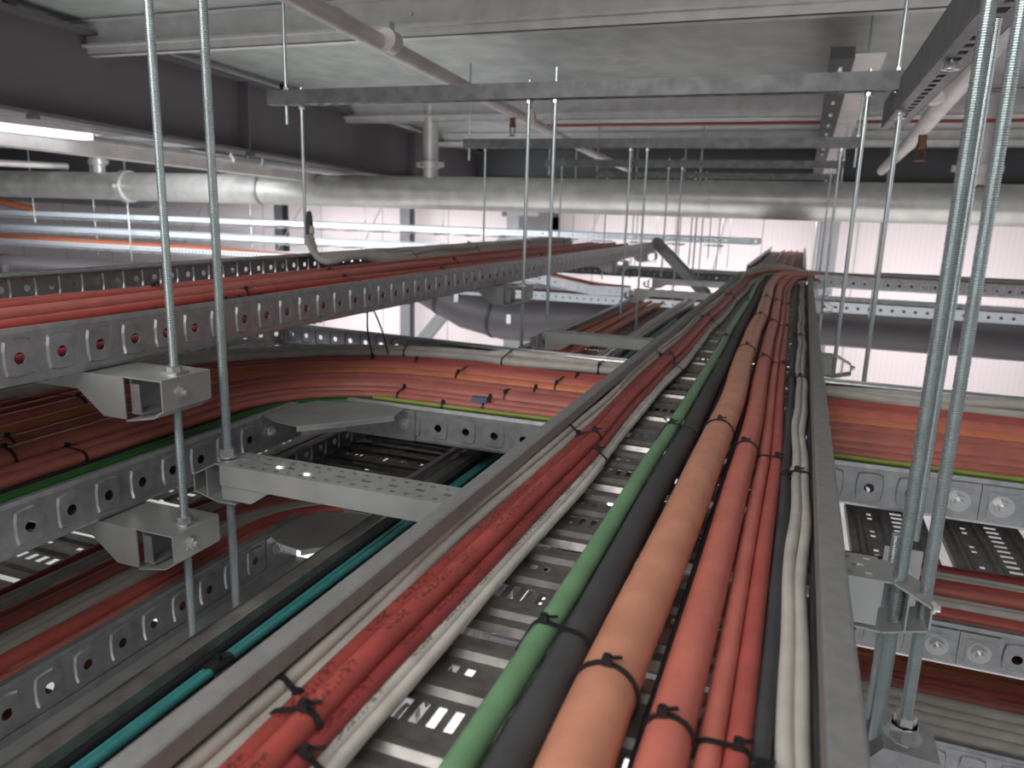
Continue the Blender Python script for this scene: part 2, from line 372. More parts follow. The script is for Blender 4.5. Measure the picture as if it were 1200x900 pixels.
# light fitting under the rafter, long pale trunking
t = thing('batten_light', 'lit white batten light fixed below the grey rafter at far left', 'light', (-3.62, 1.7, .34))
q = MB(); q.b2(-.05, .05, 0, 1.5, .0, .035); q.build('housing', 'pipe_pale', t)
q = MB(); q.b2(-.04, .04, .02, 1.45, -.03, 0); q.build('diffuser', 'lamp', t)
for yy in (.3, 1.2):
    q = MB(); q.b2(-.01, .01, yy, yy+.02, .035, .055); q.build('mounting_clip', 'bolt', t)
t = thing('cable_trunking', 'long pale trunking running away beneath the grey rafter', 'trunking')
q = MB(); q.b2(-3.85, -3.72, .5, 8.8, .30, .36); q.v = [(x, y, z-.022*(y-.5)) for x, y, z in q.v]; q.build('trunking_body', 'pipe_pale', t)
q = MB(); q.b2(-3.86, -3.71, .5, 8.8, .361, .366); q.v = [(x, y, z-.022*(y-.5)) for x, y, z in q.v]; q.build('lid', 'purlin', t)

# ------------------------------------------------------------------ ducts
def duct(label, pts, r, collars, material='duct'):
    t = thing('round_duct', label, 'duct')
    q = MB(); q.tube(pts, r, 32); q.build('duct_tube', material, t, True)
    for f in collars:
        L = len(pts)-1; i = min(int(f*L), L-1); a = Vector(pts[i]).lerp(Vector(pts[i+1]), f*L-i); d = (Vector(pts[i+1])-Vector(pts[i])).normalized()
        q = MB(); q.cyl(a-d*.02, a+d*.02, r*1.04, 32); q.build('collar', 'black', t, True)
        q = MB(); q.box(a+Vector((.25, -r*1.02, .02)), (.05, .04, .1)); q.build('latch', 'bolt', t)
    return t
duct('dark grey round duct crossing behind the trays left of centre', [(-4.9, 8.2, -.72), (-4.2, 8.2, -.86), (-3.6, 8.15, -1.12), (-3.1, 8.1, -1.2), (-1.6, 8.1, -1.12), (-.3, 8.1, -1.05)], .24, (.3, .55, .8))
duct('wide dark duct crossing behind the rods at right', [(.1, 8.3, -1.04), (6.3, 8.3, -1.04)], .19, ())
t = duct('grey tapering duct at far left behind the pale trays', [(-13, 8.6, .17), (-8.9, 8.6, .10)], .20, (.2,), 'column')
q = MB(); q.rings([(0, .2), (.35, .09), (.36, .02)], (-8.9, 8.6, .10), 'x', 24); q.build('end_cone', 'column', t, True)
duct('dark duct below the pale trays at far left', [(-11, 6.3, -.86), (-7.2, 6.3, -.80), (-5.4, 6.3, -.82)], .17, (.3,))

# ------------------------------------------------------------------ cable tray components
PITCH = .0524
def rail_mesh(L, H=.06, side=1, hole=.0068, pitch=PITCH, pads=True, material='galv', lip=.018, ret=.005):
    """web in plane y=0, outside face towards -y*side, top lip and foot turn in towards +y*side"""
    n = max(1, int(round(L/pitch))); pw = L/n; q = MB()
    K = 16
    def rect(cx, cz, a, b):
        pts = []
        for k in range(K):
            t = 2*math.pi*k/K; c, s_ = math.cos(t), math.sin(t); mm = max(abs(c), abs(s_)); pts.append((cx+a*c/mm, cz+b*s_/mm))
        return pts
    def rrect(cx, cz, a, b):
        pts = []
        for k in range(K):
            t = 2*math.pi*k/K; c, s_ = math.cos(t), math.sin(t); mm = (abs(c)**6+abs(s_)**6)**(1/6); pts.append((cx+a*c/mm, cz+b*s_/mm))
        return pts
    def circ(cx, cz, r): return [(cx+r*math.cos(2*math.pi*k/K), cz+r*math.sin(2*math.pi*k/K)) for k in range(K)]
    if not hole: q.add([(0, 0, .003), (L, 0, .003), (L, 0, H-.003), (0, 0, H-.003)], [(0, 1, 2, 3)]); n = 0
    for i in range(n):
        cx = (i+.5)*pw; cz = H/2
        loops = [(rect(cx, cz, pw/2, H/2-.003), 0)]
        if pads: loops += [(rrect(cx, cz, .0175, .0215), 0), (rrect(cx, cz, .0158, .0195), -side*.0028)]
        loops += [(circ(cx, cz-.001, hole), -side*(.0028 if pads else 0))]
        base = len(q.v)
        for lp, y in loops: q.v += [(x, y, z) for x, z in lp]
        for j in range(len(loops)-1):
            for k in range(K):
                a = base+j*K+k; b = base+j*K+(k+1) % K; q.f.append((a, b, b+K, a+K))
    # top: rounded corner, lip, return; bottom: foot
    prof = [(0, H-.003), (side*.001, H-.001), (side*.003, H), (side*(lip-.003), H), (side*(lip-.001), H-.001), (side*(lip+.0005), H-ret)]
    for (p, q_) in zip(prof, prof[1:]):
        q.add([(0, p[0], p[1]), (L, p[0], p[1]), (L, q_[0], q_[1]), (0, q_[0], q_[1])], [(0, 1, 2, 3)])
    prof = [(0, .003), (side*.002, 0), (side*lip, 0)]
    for (p, q_) in zip(prof, prof[1:]):
        q.add([(0, p[0], p[1]), (L, p[0], p[1]), (L, q_[0], q_[1]), (0, q_[0], q_[1])], [(0, 1, 2, 3)])
    return q.mesh('side_rail', material, False, True, .0013)
def rail(t, p0, p1, side, **k):
    """rail from p0 to p1 (bottom line)"""
    p0 = Vector(p0); p1 = Vector(p1); d = p1-p0
    me = rail_mesh(d.length, side=side, **k)
    o = link('side_rail', me, t, p0, math.atan2(d.y, d.x)); return o
_rc = {}
def rung_mesh(W, PL=.157, material='floor_sheet', sp=.0125):
    """corrugated slotted floor panel; local x across the tray, local y along it"""
    key = (round(W, 3), PL, material, sp)
    if key in _rc: return _rc[key]
    n = int((W-.024)/sp); x0 = (W-n*sp)/2
    xs = [0]
    for i in range(n): xs += [x0+(i+.24)*sp, x0+(i+.76)*sp]
    xs.append(W)
    rows = [(0, -.007), (.003, 0), (.014, 0), (.019, .004), (.026, .004), (.031, 0), (.046, 0), (.068, 0), (.076, 0), (.081, .004), (.089, .004), (.094, 0), (.106, 0), (.115, 0), (.124, 0), (.129, .004), (.136, .004), (.141, 0), (PL-.003, 0), (PL, -.007)]
    q = MB(); nx = len(xs)
    for y, z in rows:
        for x in xs: q.v.append((x, y, z))
    for j in range(len(rows)-1):
        for i in range(nx-1):
            slot = (j == 6 and i % 2 == 1)
            sq = (j == 12 and i % 2 == 1 and (i//2) % 4 in (1, 2))
            if slot or sq: continue
            q.f.append((j*nx+i, j*nx+i+1, (j+1)*nx+i+1, (j+1)*nx+i))
    me = q.mesh('rung', material, False, False, .0012); _rc[key] = me; return me
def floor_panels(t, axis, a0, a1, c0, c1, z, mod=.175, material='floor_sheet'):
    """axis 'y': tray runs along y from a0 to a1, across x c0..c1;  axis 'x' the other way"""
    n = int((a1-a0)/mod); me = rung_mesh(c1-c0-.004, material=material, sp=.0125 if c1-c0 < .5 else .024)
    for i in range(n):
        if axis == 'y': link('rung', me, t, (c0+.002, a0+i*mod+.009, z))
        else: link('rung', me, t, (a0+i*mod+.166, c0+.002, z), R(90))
def bolt(q, p, axis, r=.007, h=.005, tip=.006):
    p = Vector(p); a = {'x': Vector((1, 0, 0)), 'y': Vector((0, 1, 0)), 'z': Vector((0, 0, 1)), '-y': Vector((0, -1, 0)), '-z': Vector((0, 0, -1))}[axis]
    q.cyl(p, p+a*.0015, r*1.45, 16); q.cyl(p+a*.0015, p+a*(.0015+h), r, 6); q.cyl(p+a*h, p+a*(h+tip), r*.55, 10)

TH = .06
# ---- main tray
ZM = -.265
t_main = thing('cable_tray', 'main galvanised cable tray running away from the camera through the middle, cables on both sides', 'cable tray')
MX0, MX1 = -.29, .060
rail(t_main, (MX0, .12, ZM-TH), (MX0, 4.20, ZM-TH), -1, lip=.019, ret=.013, hole=0, material='galv_lip')
rail(t_main, (MX1, .12, ZM-TH), (MX1, 4.20, ZM-TH), 1, lip=.022, ret=.014, hole=0, material='galv_lip')
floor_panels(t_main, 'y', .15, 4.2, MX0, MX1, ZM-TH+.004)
q = MB()
for yy in (.805, 1.205, 2.4): 
    q.rings([(0, .0105), (.003, .009), (.0045, .003)], (-.172, yy, ZM-TH+.0055), 'z', 16); 
q.build('coach_bolt', 'bolt', t_main, True)
q = MB(); q.b2(MX1+.0012, MX1+.004, 1.95, 2.15, ZM-.055, ZM-.006); q.build('splice_plate', 'galv', t_main)

# ---- far crossing trays at the end of the main tray
t = thing('cable_tray', 'cross tray at the far end of the main tray, running off to the right', 'cable tray')
rail(t, (.075, 4.2, ZM-TH-.002), (5.2, 4.2, ZM-TH-.002), 1)
rail(t, (.4, 4.75, ZM-TH-.002), (5.2, 4.75, ZM-TH-.002), -1, hole=0)
floor_panels(t, 'x', -.3, 5.1, 4.205, 4.745, ZM-TH+.002)
t = thing('cable_tray', 'far continuation of the main tray, filled with red cables up to the white wall', 'cable tray')
rail(t, (-.30, 4.8, ZM-TH), (-.30, 8.4, ZM-TH), -1); rail(t, (.03, 4.8, ZM-TH), (.03, 8.4, ZM-TH), 1)
floor_panels(t, 'y', 4.8, 8.4, -.30, .03, ZM-TH+.004)
t = thing('cable_tray', 'pale brightly lit cross tray above the wide dark duct at right', 'cable tray')
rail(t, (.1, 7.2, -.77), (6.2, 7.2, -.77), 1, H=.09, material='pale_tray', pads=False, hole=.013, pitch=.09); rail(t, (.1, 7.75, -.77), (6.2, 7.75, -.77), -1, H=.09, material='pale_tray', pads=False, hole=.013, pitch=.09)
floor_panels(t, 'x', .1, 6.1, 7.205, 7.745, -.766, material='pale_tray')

# ---- upper left tray E
ZE = -.1425
t_e = thing('cable_tray', 'upper left cable tray carrying red cables, highest of the trays at left', 'cable tray')
rail(t_e, (-.80, .08, ZE-TH), (-.80, 4.5, ZE-TH), 1)
rail(t_e, (-1.40, .08, ZE-TH+.002), (-1.40, 4.5, ZE-TH+.002), -1)
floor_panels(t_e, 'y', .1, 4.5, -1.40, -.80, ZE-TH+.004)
# riser tray going down from the end of E
t = thing('sloping_channel', 'sloping steel channel dropping from the far end of the upper left tray', 'channel')
q = MB(); a = Vector((-.80, 4.45, -.135)); b_ = Vector((-.47, 4.3, -.41)); d = (b_-a).normalized(); e = d.to_track_quat('X', 'Z').to_matrix()
q.box((a+b_)/2, ((b_-a).length, .05, .05), e); q.build('channel_section', 'galv', t)
q = MB(); q.box(b_+Vector((.02, 0, 0)), (.08, .06, .02)); q.build('foot_plate', 'galv', t)

# ---- elbow trays (run toward the camera at left, bend, run right)
def corner_bracket(t, z, H=TH):
    """bolted inner-corner piece with a wide folded top flange"""
    pl = [(-.798, .985), (-.798, 1.06), (-.775, 1.105), (-.66, 1.136), (-.618, 1.130), (-.608, 1.078), (-.655, 1.010), (-.712, .955), (-.765, .965)]
    q = MB(); q.prism(pl, z-.0012, z+.0008); q.build('corner_flange', 'bracket', t)
    q = MB()
    for (x0, y0, x1, y1) in ((-.797, .975, -.797, 1.08), (-.75, 1.137, -.60, 1.137), (-.797, 1.08, -.74, 1.137)):
        a = Vector((x0, y0, 0)); b2_ = Vector((x1, y1, 0)); d = b2_-a
        q.box((a+b2_)/2+Vector((0, 0, z-H/2-.002)), (d.length, .002, H-.006), Matrix.Rotation(math.atan2(d.y, d.x), 3, 'Z'))
    q.build('corner_plate', 'galv', t)
    q = MB(); q.b2(-.712, -.608, .9545, .9565, z-.009, z); q.v = [(x*1, y+(x+.712)*1.18, zz) for x, y, zz in q.v]; q.build('front_fold', 'bracket', t)
    for p_, a_ in (((-.795, .997, z-.030), 'x'), ((-.62, 1.135, z-.030), '-y')):
        q = MB(); bolt(q, p_, a_); q.build('bolt', 'bolt', t)
def elbow(label, z, xr, yf=1.14, yb=1.745, splice=(), fl=.004):
    t = thing('cable_tray', label, 'cable tray'); zb = z-TH
    rail(t, (-.80, .06, zb), (-.80, 1.08, zb), 1)                        # inner rail, camera run
    rail(t, (-.74, yf, zb), (xr, yf, zb), 1)                         # front rail, right run
    o = rail(t, (-1.48, .06, zb+.001), (-1.48, 1.66, zb+.001), -1)
    rail(t, (-1.40, yb+.09, zb+.001), (-.62, yb+.03, zb+.001), -1)
    rail(t, (-.62, yb+.03, zb+.001), (xr, yb, zb+.001), -1)
    # chamfered outer corner
    rail(t, (-1.48, 1.66, zb+.001), (-1.40, yb+.09, zb+.001), -1)
    corner_bracket(t, z)
    floor_panels(t, 'y', .08, 1.14, -1.478, -.80, zb+fl)
    floor_panels(t, 'x', -1.44, xr, yf+.004, yb-.004, zb+fl)
    for x in splice:
        q = MB(); q.b2(x, x+.10, yf-.0045, yf-.0015, zb+.004, z-.006)
        q.build('splice_plate', 'galv', t)
        q = MB(); bolt(q, (x+.03, yf-.005, z-.031), '-y', .0085); bolt(q, (x+.075, yf-.005, z-.031), '-y', .0085); q.build('splice_bolts', 'bolt', t)
    return t
ZB = -.337
elbow('bent cable tray passing under the main tray, uppermost of the crossing trays, thick red cables', ZB, 3.4, 1.143, fl=.020)
elbow('lower bent cable tray with grey and dark red cables beneath the uppermost crossing tray', -.547, 3.4, 1.125)
t = thing('cable_tray', 'lowest crossing tray at bottom right carrying orange cables', 'cable tray')
rail(t, (-.5, 1.165, -.82), (3.4, 1.165, -.82), 1); rail(t, (-.5, 1.765, -.82), (3.4, 1.765, -.82), -1)
floor_panels(t, 'x', -.5, 3.4, 1.17, 1.76, -.816)
# splice joints with washered nuts on the visible right-hand rails
for (x, yf, z, lab) in ((.262, 1.143, ZB, 'upper'), (.262, 1.125, -.547, 'lower')):
    t = thing('rail_splice', 'bolted rail splice with two large nuts on the %s crossing tray at right' % lab, 'splice', (x, yf, z))
    q = MB(); q.b2(-.052, -.0005, -.0052, -.0032, -.055, -.004); q.b2(.0005, .05, -.0052, -.0032, -.055, -.004); q.build('splice_plate', 'galv', t)
    for s_ in (-.026, .026):
        q = MB(); q.box((s_, -.0056, -.031), (.034, .0014, .038)); q.build('raised_pad', 'galv', t)
        q = MB(); bolt(q, (s_, -.0055, -.031), '-y', .0105, .007, .008); q.build('nut', 'bolt', t, True)

# ---- lower left tray D
ZD = -.452
t = thing('cable_tray', 'narrow tray beneath the main tray at lower left holding teal and black cables', 'cable tray')
rail(t, (-.565, .06, ZD-TH), (-.565, 1.09, ZD-TH), -1, lip=.022, ret=.012, hole=.0025, material='floor_sheet')
rail(t, (-.565, 1.09, ZD-TH), (-.565, 4.6, ZD-TH), -1, lip=.022, ret=.012, hole=.0025, material='floor_sheet')
rail(t, (-.31, .06, ZD-TH), (-.31, 4.6, ZD-TH), 1)
floor_panels(t, 'y', .06, 4.6, -.565, -.31, ZD-TH+.004)
t = thing('cable_tray', 'low tray of orange cables seen beyond the bend, left of the main tray', 'cable tray')
rail(t, (-.93, 1.15, -.54), (-.93, 4.7, -.54), -1); rail(t, (-.62, 1.15, -.54), (-.62, 4.7, -.54), 1)
floor_panels(t, 'y', 1.15, 4.7, -.93, -.62, -.536)

t = thing('steel_cover_plate', 'smooth grey steel plate between the lower bent tray and the narrow tray', 'plate')
q = MB(); q.b2(-.80, -.585, .08, 1.06, -.622, -.6195); q.build('plate', 'bracket', t)
q = MB(); q.b2(-.805, -.80, .08, 1.06, -.622, -.608); q.build('upstand', 'galv', t)
q = MB(); bolt(q, (-.76, .50, -.6195), 'z', .009, .006, .008); bolt(q, (-.76, .86, -.6195), 'z', .009, .006, .008); q.build('plate_bolts', 'bolt', t, True)

# ---- pale trays at far left
for i, (z, lab) in enumerate(((-.245, 'uppermost'), (-.425, 'middle'), (-.60, 'lowest'))):
    t = thing('cable_tray', 'pale perforated tray in the bright left background, %s of three' % lab, 'cable tray', (0, 0, 0), 0, 'pale trays in the left background')
    x1 = -.36 if i == 0 else -2.0
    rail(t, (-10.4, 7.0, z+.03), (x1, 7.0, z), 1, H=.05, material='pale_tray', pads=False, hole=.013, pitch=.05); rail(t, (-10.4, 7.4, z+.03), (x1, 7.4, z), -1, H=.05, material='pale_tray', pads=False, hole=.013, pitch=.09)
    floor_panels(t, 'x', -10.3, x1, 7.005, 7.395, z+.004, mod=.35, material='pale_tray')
# mid background cross trays between the left trays and the main tray
t = thing('cable_tray', 'pale cross tray with dark red cables behind the low orange cables', 'cable tray')
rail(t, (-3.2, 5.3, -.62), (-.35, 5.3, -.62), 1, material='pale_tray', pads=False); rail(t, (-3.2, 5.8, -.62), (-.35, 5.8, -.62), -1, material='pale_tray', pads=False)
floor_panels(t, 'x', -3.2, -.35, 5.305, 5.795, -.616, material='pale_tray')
t = thing('cable_tray', 'perforated cross tray just left of the main tray far end', 'cable tray')
rail(t, (-2.2, 6.0, -.47), (-.35, 6.0, -.47), 1, pads=False, material='dark_steel', hole=.011); rail(t, (-2.2, 6.4, -.47), (-.35, 6.4, -.47), -1, pads=False)
floor_panels(t, 'x', -2.2, -.35, 6.005, 6.395, -.466)
t = thing('cable_tray', 'pale curved tray descending to the right with an orange cable, above the dark duct', 'cable tray')
rail(t, (-1.95, 4.6, -.37), (-1.25, 4.75, -.50), 1, material='pale_tray', pads=False)
for o in t.children:
    o.rotation_euler = (0, math.asin(.13/.73), math.atan2(.15, .70))
rail(t, (-1.25, 4.75, -.50), (-1.0, 4.78, -.50), 1, material='pale_tray', pads=False)

# ------------------------------------------------------------------ struts (slotted channels) hung below the roof
ZS = .30
def strut(p0, p1, label, cat='strut', group='slotted struts hung below the roof', h=.041, w_=.0205):
    """U channel 41 x 41, open side up, slots in the underside"""
    p0 = Vector(p0); p1 = Vector(p1); d = p1-p0; L = d.length
    t = thing('slotted_strut', label, cat, p0, math.atan2(d.y, d.x), group)
    n = int(L/.05); q = MB()
    for (y0) in (-w_, w_):
        q.b2(0, L, y0-.0011, y0+.0011, 0, h)
    q.b2(0, L, -w_, -w_+.009, h-.002, h); q.b2(0, L, w_-.009, w_, h-.002, h)
    # underside with slots
    xs = [0]; 
    for i in range(n): xs += [i*L/n+.010, i*L/n+.040]
    xs.append(L); ysl = [-w_, -.0065, .0065, w_]
    for i in range(len(xs)-1):
        for j in range(3):
            if j == 1 and i % 2 == 1: continue
            q.b2(xs[i], xs[i+1], ysl[j], ysl[j+1], 0, .002)
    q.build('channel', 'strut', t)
    return t
names = ['nearest of the full ones', 'second from the camera', 'third from the camera', 'fourth from the camera', 'fifth from the camera', 'sixth from the camera', 'farthest']
SY = [2.05, 3.5, 4.75, 5.95, 7.2, 8.3]
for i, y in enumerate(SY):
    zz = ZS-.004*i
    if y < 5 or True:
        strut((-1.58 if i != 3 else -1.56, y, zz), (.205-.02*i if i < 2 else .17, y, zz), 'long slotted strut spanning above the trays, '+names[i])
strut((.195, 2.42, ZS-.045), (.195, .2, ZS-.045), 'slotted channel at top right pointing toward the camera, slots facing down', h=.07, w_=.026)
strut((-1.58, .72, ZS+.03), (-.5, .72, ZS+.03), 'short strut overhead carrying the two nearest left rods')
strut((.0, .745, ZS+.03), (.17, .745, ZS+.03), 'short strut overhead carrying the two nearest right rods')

def rod(x, y, z0, z1, label, r=.005, thread=False, nuts=(), group=None):
    t = thing('threaded_rod', label, 'rod', (x, y, z0), 0, group)
    H = z1-z0
    if thread:
        n = int(H/.0021); pr = []
        for i in range(n):
            pr += [(i*.0021, r), (i*.0021+.0006, r), (i*.0021+.0011, r*.80)]
        q = MB(); q.rings(pr, (0, 0, 0), 'z', 12)
    else:
        q = MB(); q.cyl((0, 0, 0), (0, 0, H), r, 10)
    q.build('rod_shaft', 'rod', t, not thread)
    for z in nuts:
        q = MB(); q.cyl((0, 0, z-z0), (0, 0, z-z0+r*1.6), r*1.75, 6); q.cyl((0, 0, z-z0-.0015), (0, 0, z-z0), r*2.2, 16); q.build('nut', 'bolt', t)
    return t
# nearest rods
rod(-.697, .700, -.60, .45, 'leftmost near threaded rod passing the noses of two brackets', .0052, True, (-.202, -.396))
rod(-.681, .765, -.60, .45, 'second near threaded rod from the left, through the end of the perforated cross arm', .0058, True, (-.3235,))
rod(.1215, .765, -.62, .45, 'thick threaded rod in front at right, left one of the pair', .0062, True, ())
rod(.1455, .767, -.50, .45, 'thick threaded rod in front at right, right one of the pair, nut at its foot', .0060, True, (-.487,))
rod(.186, 1.10, -.42, .24, 'thin threaded rod standing between the two thick right rods', .0050, True, ())
rod(.118, .80, -.70, -.30, 'zinc rod behind the thick right pair below the bracket', .0045, True, (-.52,))
rod(.150, .98, -.66, -.40, 'short rod by the lower crossing tray rail at right', .0045, False, (-.60,))
ordn = ['nearest', 'second', 'third', 'fourth', 'fifth', 'sixth']
drops = [(-1.47, -.16, 'outside the upper left tray'), (-.735, -.36, 'beside the right rail of the upper left tray'), (-.66, -.50, 'left of the main tray, paired with a neighbour'), (.106, -.50, 'right of the main tray')]
for i, y in enumerate(SY):
    zz = ZS-.004*i
    for (x, zb, lab) in drops:
        if i >= 2: x = {-.735: -.80, -.66: -.72}.get(x, x)
        if i == 1: x = {-.735: -.765, -.66: -.69}.get(x, x); zb -= .1
        if i >= 3 and zb > -.2: zb = -.5
        top = zz+.05 if x != -.66 else zz+.08
        if i == 0: zb = {-.16: -.12, -.36: -.40, -.50: -.52}[zb]
        rod(x, y, zb, top, 'drop rod %s, from the %s long strut' % (lab, ordn[i]), .005, False, (zz-.010,), 'drop rods from the long struts')
    rod(-1.525 if i == 0 else -1.555, y, zz-.055, ZC(y)-.004 if i != 1 else ZC(y)-.15, 'hanger rod above the left end of the %s long strut' % ordn[i], .005, False, (zz+.043,), 'hanger rods from the roof')
    rod(.163, y, zz-.075 if i else zz-.004, ZC(y)-.004, 'hanger rod above the right end of the %s long strut' % ordn[i], .005, False, (zz+.043,), 'hanger rods from the roof')
rod(.176, 2.02, -.405, .31, 'drop rod from the end of the right slotted channel', .0055, False, (.246, .236))
rod(.19, 1.45, .24, ZC(1.45)-.004, 'hanger rod with nut above the right slotted channel', .006, False, (.243,))
rod(-4.28, PY+.01, PZ+PR+.04, ZC(5.4)-.004, 'thin hanger rod holding the clamp of the large pipe', .009)
# background rods over the pale trays
for i, (x, y, z0) in enumerate(((-9.05, 7.0, -.3), (-8.5, 7.4, -.7), (-7.45, 6.95, -.75), (-6.1, 7.45, -.55), (-5.3, 7.45, -.55), (-4.55, 7.45, -.5), (-3.6, 7.45, -.5), (-2.15, 7.4, -.4), (-1.55, 7.4, -.6), (-1.1, 7.4, -.6), (-.85, 6.6, -.5), (.6, 7.2, -.8), (3.4, 7.2, -.8))):
    rod(x, y, z0, ZC(y)-.004, 'thin background rod holding the far pale trays, number %d from the left' % (i+1) if False else 'thin rod in the bright background, %s from the left' % ['first', 'second', 'third', 'fourth', 'fifth', 'sixth', 'seventh', 'eighth', 'ninth', 'tenth', 'eleventh', 'twelfth', 'thirteenth'][i], .007, False, (z0+.02,), 'thin rods in the background')
# sloping bracing wires against the wall
for i, (x0, z0, x1, z1) in enumerate(((-8.6, -.6, -8.05, .2), (-7.0, -.7, -6.35, .2), (-5.6, -.6, -5.15, .2), (-2.5, -.5, -2.2, .25), (-.95, -.7, -.8, .25))):
    q = MB(); q.cyl((x0, 9.0, z0), (x1, 9.0, z1), .008, 8); tag(q.build('brace_wire', 'galv'), 'thin sloping wire in front of the white wall, %s from the left' % ordn[i], 'wire', 'sloping wires by the wall')

# ------------------------------------------------------------------ support arms
def perf_top(q, x0, x1, y0, y1, z):
    """perforated sheet: outer rows of small holes, middle row of long slots"""
    n = int((x1-x0)/.036); w_ = (x1-x0)/n; h = (y1-y0)
    ys_ = [0, h*.14, h*.24, h*.44, h*.56, h*.76, h*.86, h]
    for i in range(n):
        fx = [0, .12, .30, .62, .80, 1]
        for a in range(5):
            for j in range(7):
                hole = (j in (1, 5) and a in (1, 3)) or (j == 3 and a == 2) 
                if hole: continue
                q.b2(x0+(i+fx[a])*w_, x0+(i+fx[a+1])*w_, y0+ys_[j], y0+ys_[j+1], z-.0015, z)
def nose(t, x, s_, yc, zt, W, H, material='bracket'):
    """folded hexagonal end clamp with a bolt, pointing to +x (s_=1) or -x; open towards the camera"""
    def P(a): return x+s_*a
    prof = [(-.02, 0), (.010, 0), (.045, -H*.36), (.045, -H*.80), (.006, -H*1.0), (-.02, -H*.97)]
    q = MB()
    for (a, b) in zip(prof, prof[1:]):
        d = Vector((P(b[0])-P(a[0]), 0, b[1]-a[1])); L = d.length
        c = Vector(((P(a[0])+P(b[0]))/2, yc, zt+(a[1]+b[1])/2))
        q.box(c, (L+.001, W, .0018), Matrix.Rotation(-math.atan2(d.z, d.x), 3, 'Y'))
    q.b2(min(P(.0245), P(.0260)), max(P(.0245), P(.0260)), yc-W/2+.001, yc+W/2-.001, zt-H*.90, zt-H*.16)
    q.build('end_clamp', material, t)
    q = MB(); q.cyl((P(.046), yc-.005, zt-H*.5), (P(.051), yc-.005, zt-H*.5), .0065, 6); q.cyl((P(.051), yc-.005, zt-H*.5), (P(.055), yc-.005, zt-H*.5), .004, 10)
    q.build('clamp_bolt', 'bolt', t)
def arm(label, x0, x1, y, zt, W=.056, H=.028, left=True, right=True, full=True, group='support arms beneath the trays'):
    t = thing('support_arm', label, 'bracket', (0, 0, 0), 0, group)
    q = MB(); perf_top(q, x0, x1, y, y+W, zt) if full else q.b2(x0, x1, y, y+W, zt-.0015, zt)
    q.b2(x0, x1, y, y+.002, zt-H, zt-.0015); q.b2(x0, x1, y+W-.002, y+W, zt-H, zt-.0015)
    q.b2(x0, x1, y+.002, y+.012, zt-H, zt-H+.002); q.b2(x0, x1, y+W-.012, y+W-.002, zt-H, zt-H+.002)
    q.build('channel_arm', 'bracket', t)
    for flag, x, s_ in ((left, x0, -1), (right, x1, 1)):
        if flag:
            nose(t, x, s_, y+W/2, zt-.002, W-.006, .052)
            xi = x-s_*.075
            for yy in (y+.003, y+W-.005):
                q = MB(); q.prism([(x, zt-H), (xi, zt-H), (x-s_*.045, zt-H-.020), (x, zt-H-.020)], yy, yy+.002, 'y'); q.build('gusset', 'bracket', t)
    if full:
        for (bx_, by_) in ((x0+.075, y+W*.55), (x0+.122, y+W*.42)):
            q = MB(); q.rings([(0, .012), (.003, .010), (.0045, .003)], (bx_, by_, zt), 'z', 16); q.build('coach_bolt', 'bolt', t, True)
    return t
def tier_arm(label, xe, y, zt, xl, W=.075, group='support arms beneath the trays'):
    """cantilever arm under a left-hand tray: tapering channel with a folded nose on the rod"""
    t = thing('support_arm', label, 'bracket', (0, 0, 0), 0, group)
    xr = xe-.045
    q = MB(); q.b2(xl, xr, y, y+W, zt-.0015, zt); q.b2(xl, xr, y, y+.002, zt-.022, zt-.0015); q.b2(xl, xr, y+W-.002, y+W, zt-.022, zt-.0015)
    q.build('channel_arm', 'bracket', t)
    for yy in (y, y+W-.002):
        q = MB(); q.prism([(xr, zt-.022), (xr-.075, zt-.022), (xr-.036, zt-.052), (xr, zt-.052)], yy, yy+.002, 'y'); q.build('gusset', 'bracket', t)
    # nose: folded cap and inner channel stub
    q = MB(); q.b2(xr-.003, xe+.016, y-.002, y+W+.002, zt+.0, zt+.002); q.b2(xe+.014, xe+.016, y-.002, y+W+.002, zt-.034, zt)
    for a, b in (((xe+.016, zt-.034), (xe-.002, zt-.046)), ((xe-.002, zt-.046), (xr, zt-.054))):
        d = Vector((b[0]-a[0], 0, b[1]-a[1])); q.box(((a[0]+b[0])/2, y+W/2, (a[1]+b[1])/2), (d.length, W, .002), Matrix.Rotation(-math.atan2(d.z, d.x), 3, 'Y'))
    q.build('nose_cap', 'bracket', t)
    q = MB(); q.b2(xr+.006, xr+.008, y+.004, y+W-.004, zt-.045, zt-.004); q.b2(xr+.008, xr+.022, y+.004, y+W-.004, zt-.045, zt-.042); q.b2(xr+.006, xr+.02, y+.004, y+.006, zt-.042, zt-.008); q.build('inner_stub', 'galv', t)
    q = MB(); bolt(q, (xe+.016, y+.028, zt-.018), 'x', .0072, .004, .006); q.build('nose_bolt', 'bolt', t, True)
    q = MB(); q.b2(xe-.012, xe+.012, y+W*.35, y+W*.35+.02, zt+.002, zt+.006); q.build('square_washer', 'galv', t)
    return t
arm('perforated cross arm under the main tray, nearest the camera', -.672, .103, .738, ZM-TH-.002)
arm('perforated cross arm under the main tray, second from the camera', -.655, .10, 2.025, ZM-TH-.002)
arm('perforated cross arm under the main tray, third from the camera', -.70, .10, 3.46, ZM-TH-.002)
arm('cross arm under the main tray near its far end', -.74, .10, 4.12, ZM-TH-.002, full=False)
tier_arm('bracket under the upper left tray with folded nose on the leftmost rod', -.697, .665, ZE-TH-.003, -1.42)
tier_arm('bracket under the bent tray with folded nose on the leftmost rod, lower one', -.697, .665, ZB-TH-.003, -1.49)
tier_arm('bracket under the upper left tray at the second rod row', -.735, 2.01, ZE-TH-.003, -1.42, .08)
tier_arm('bracket under the upper left tray at the third rod row', -.765, 3.46, ZE-TH-.003, -1.42, .08)
tier_arm('bracket under the upper left tray at its far end', -.80, 4.4, ZE-TH-.003, -1.42, .08)
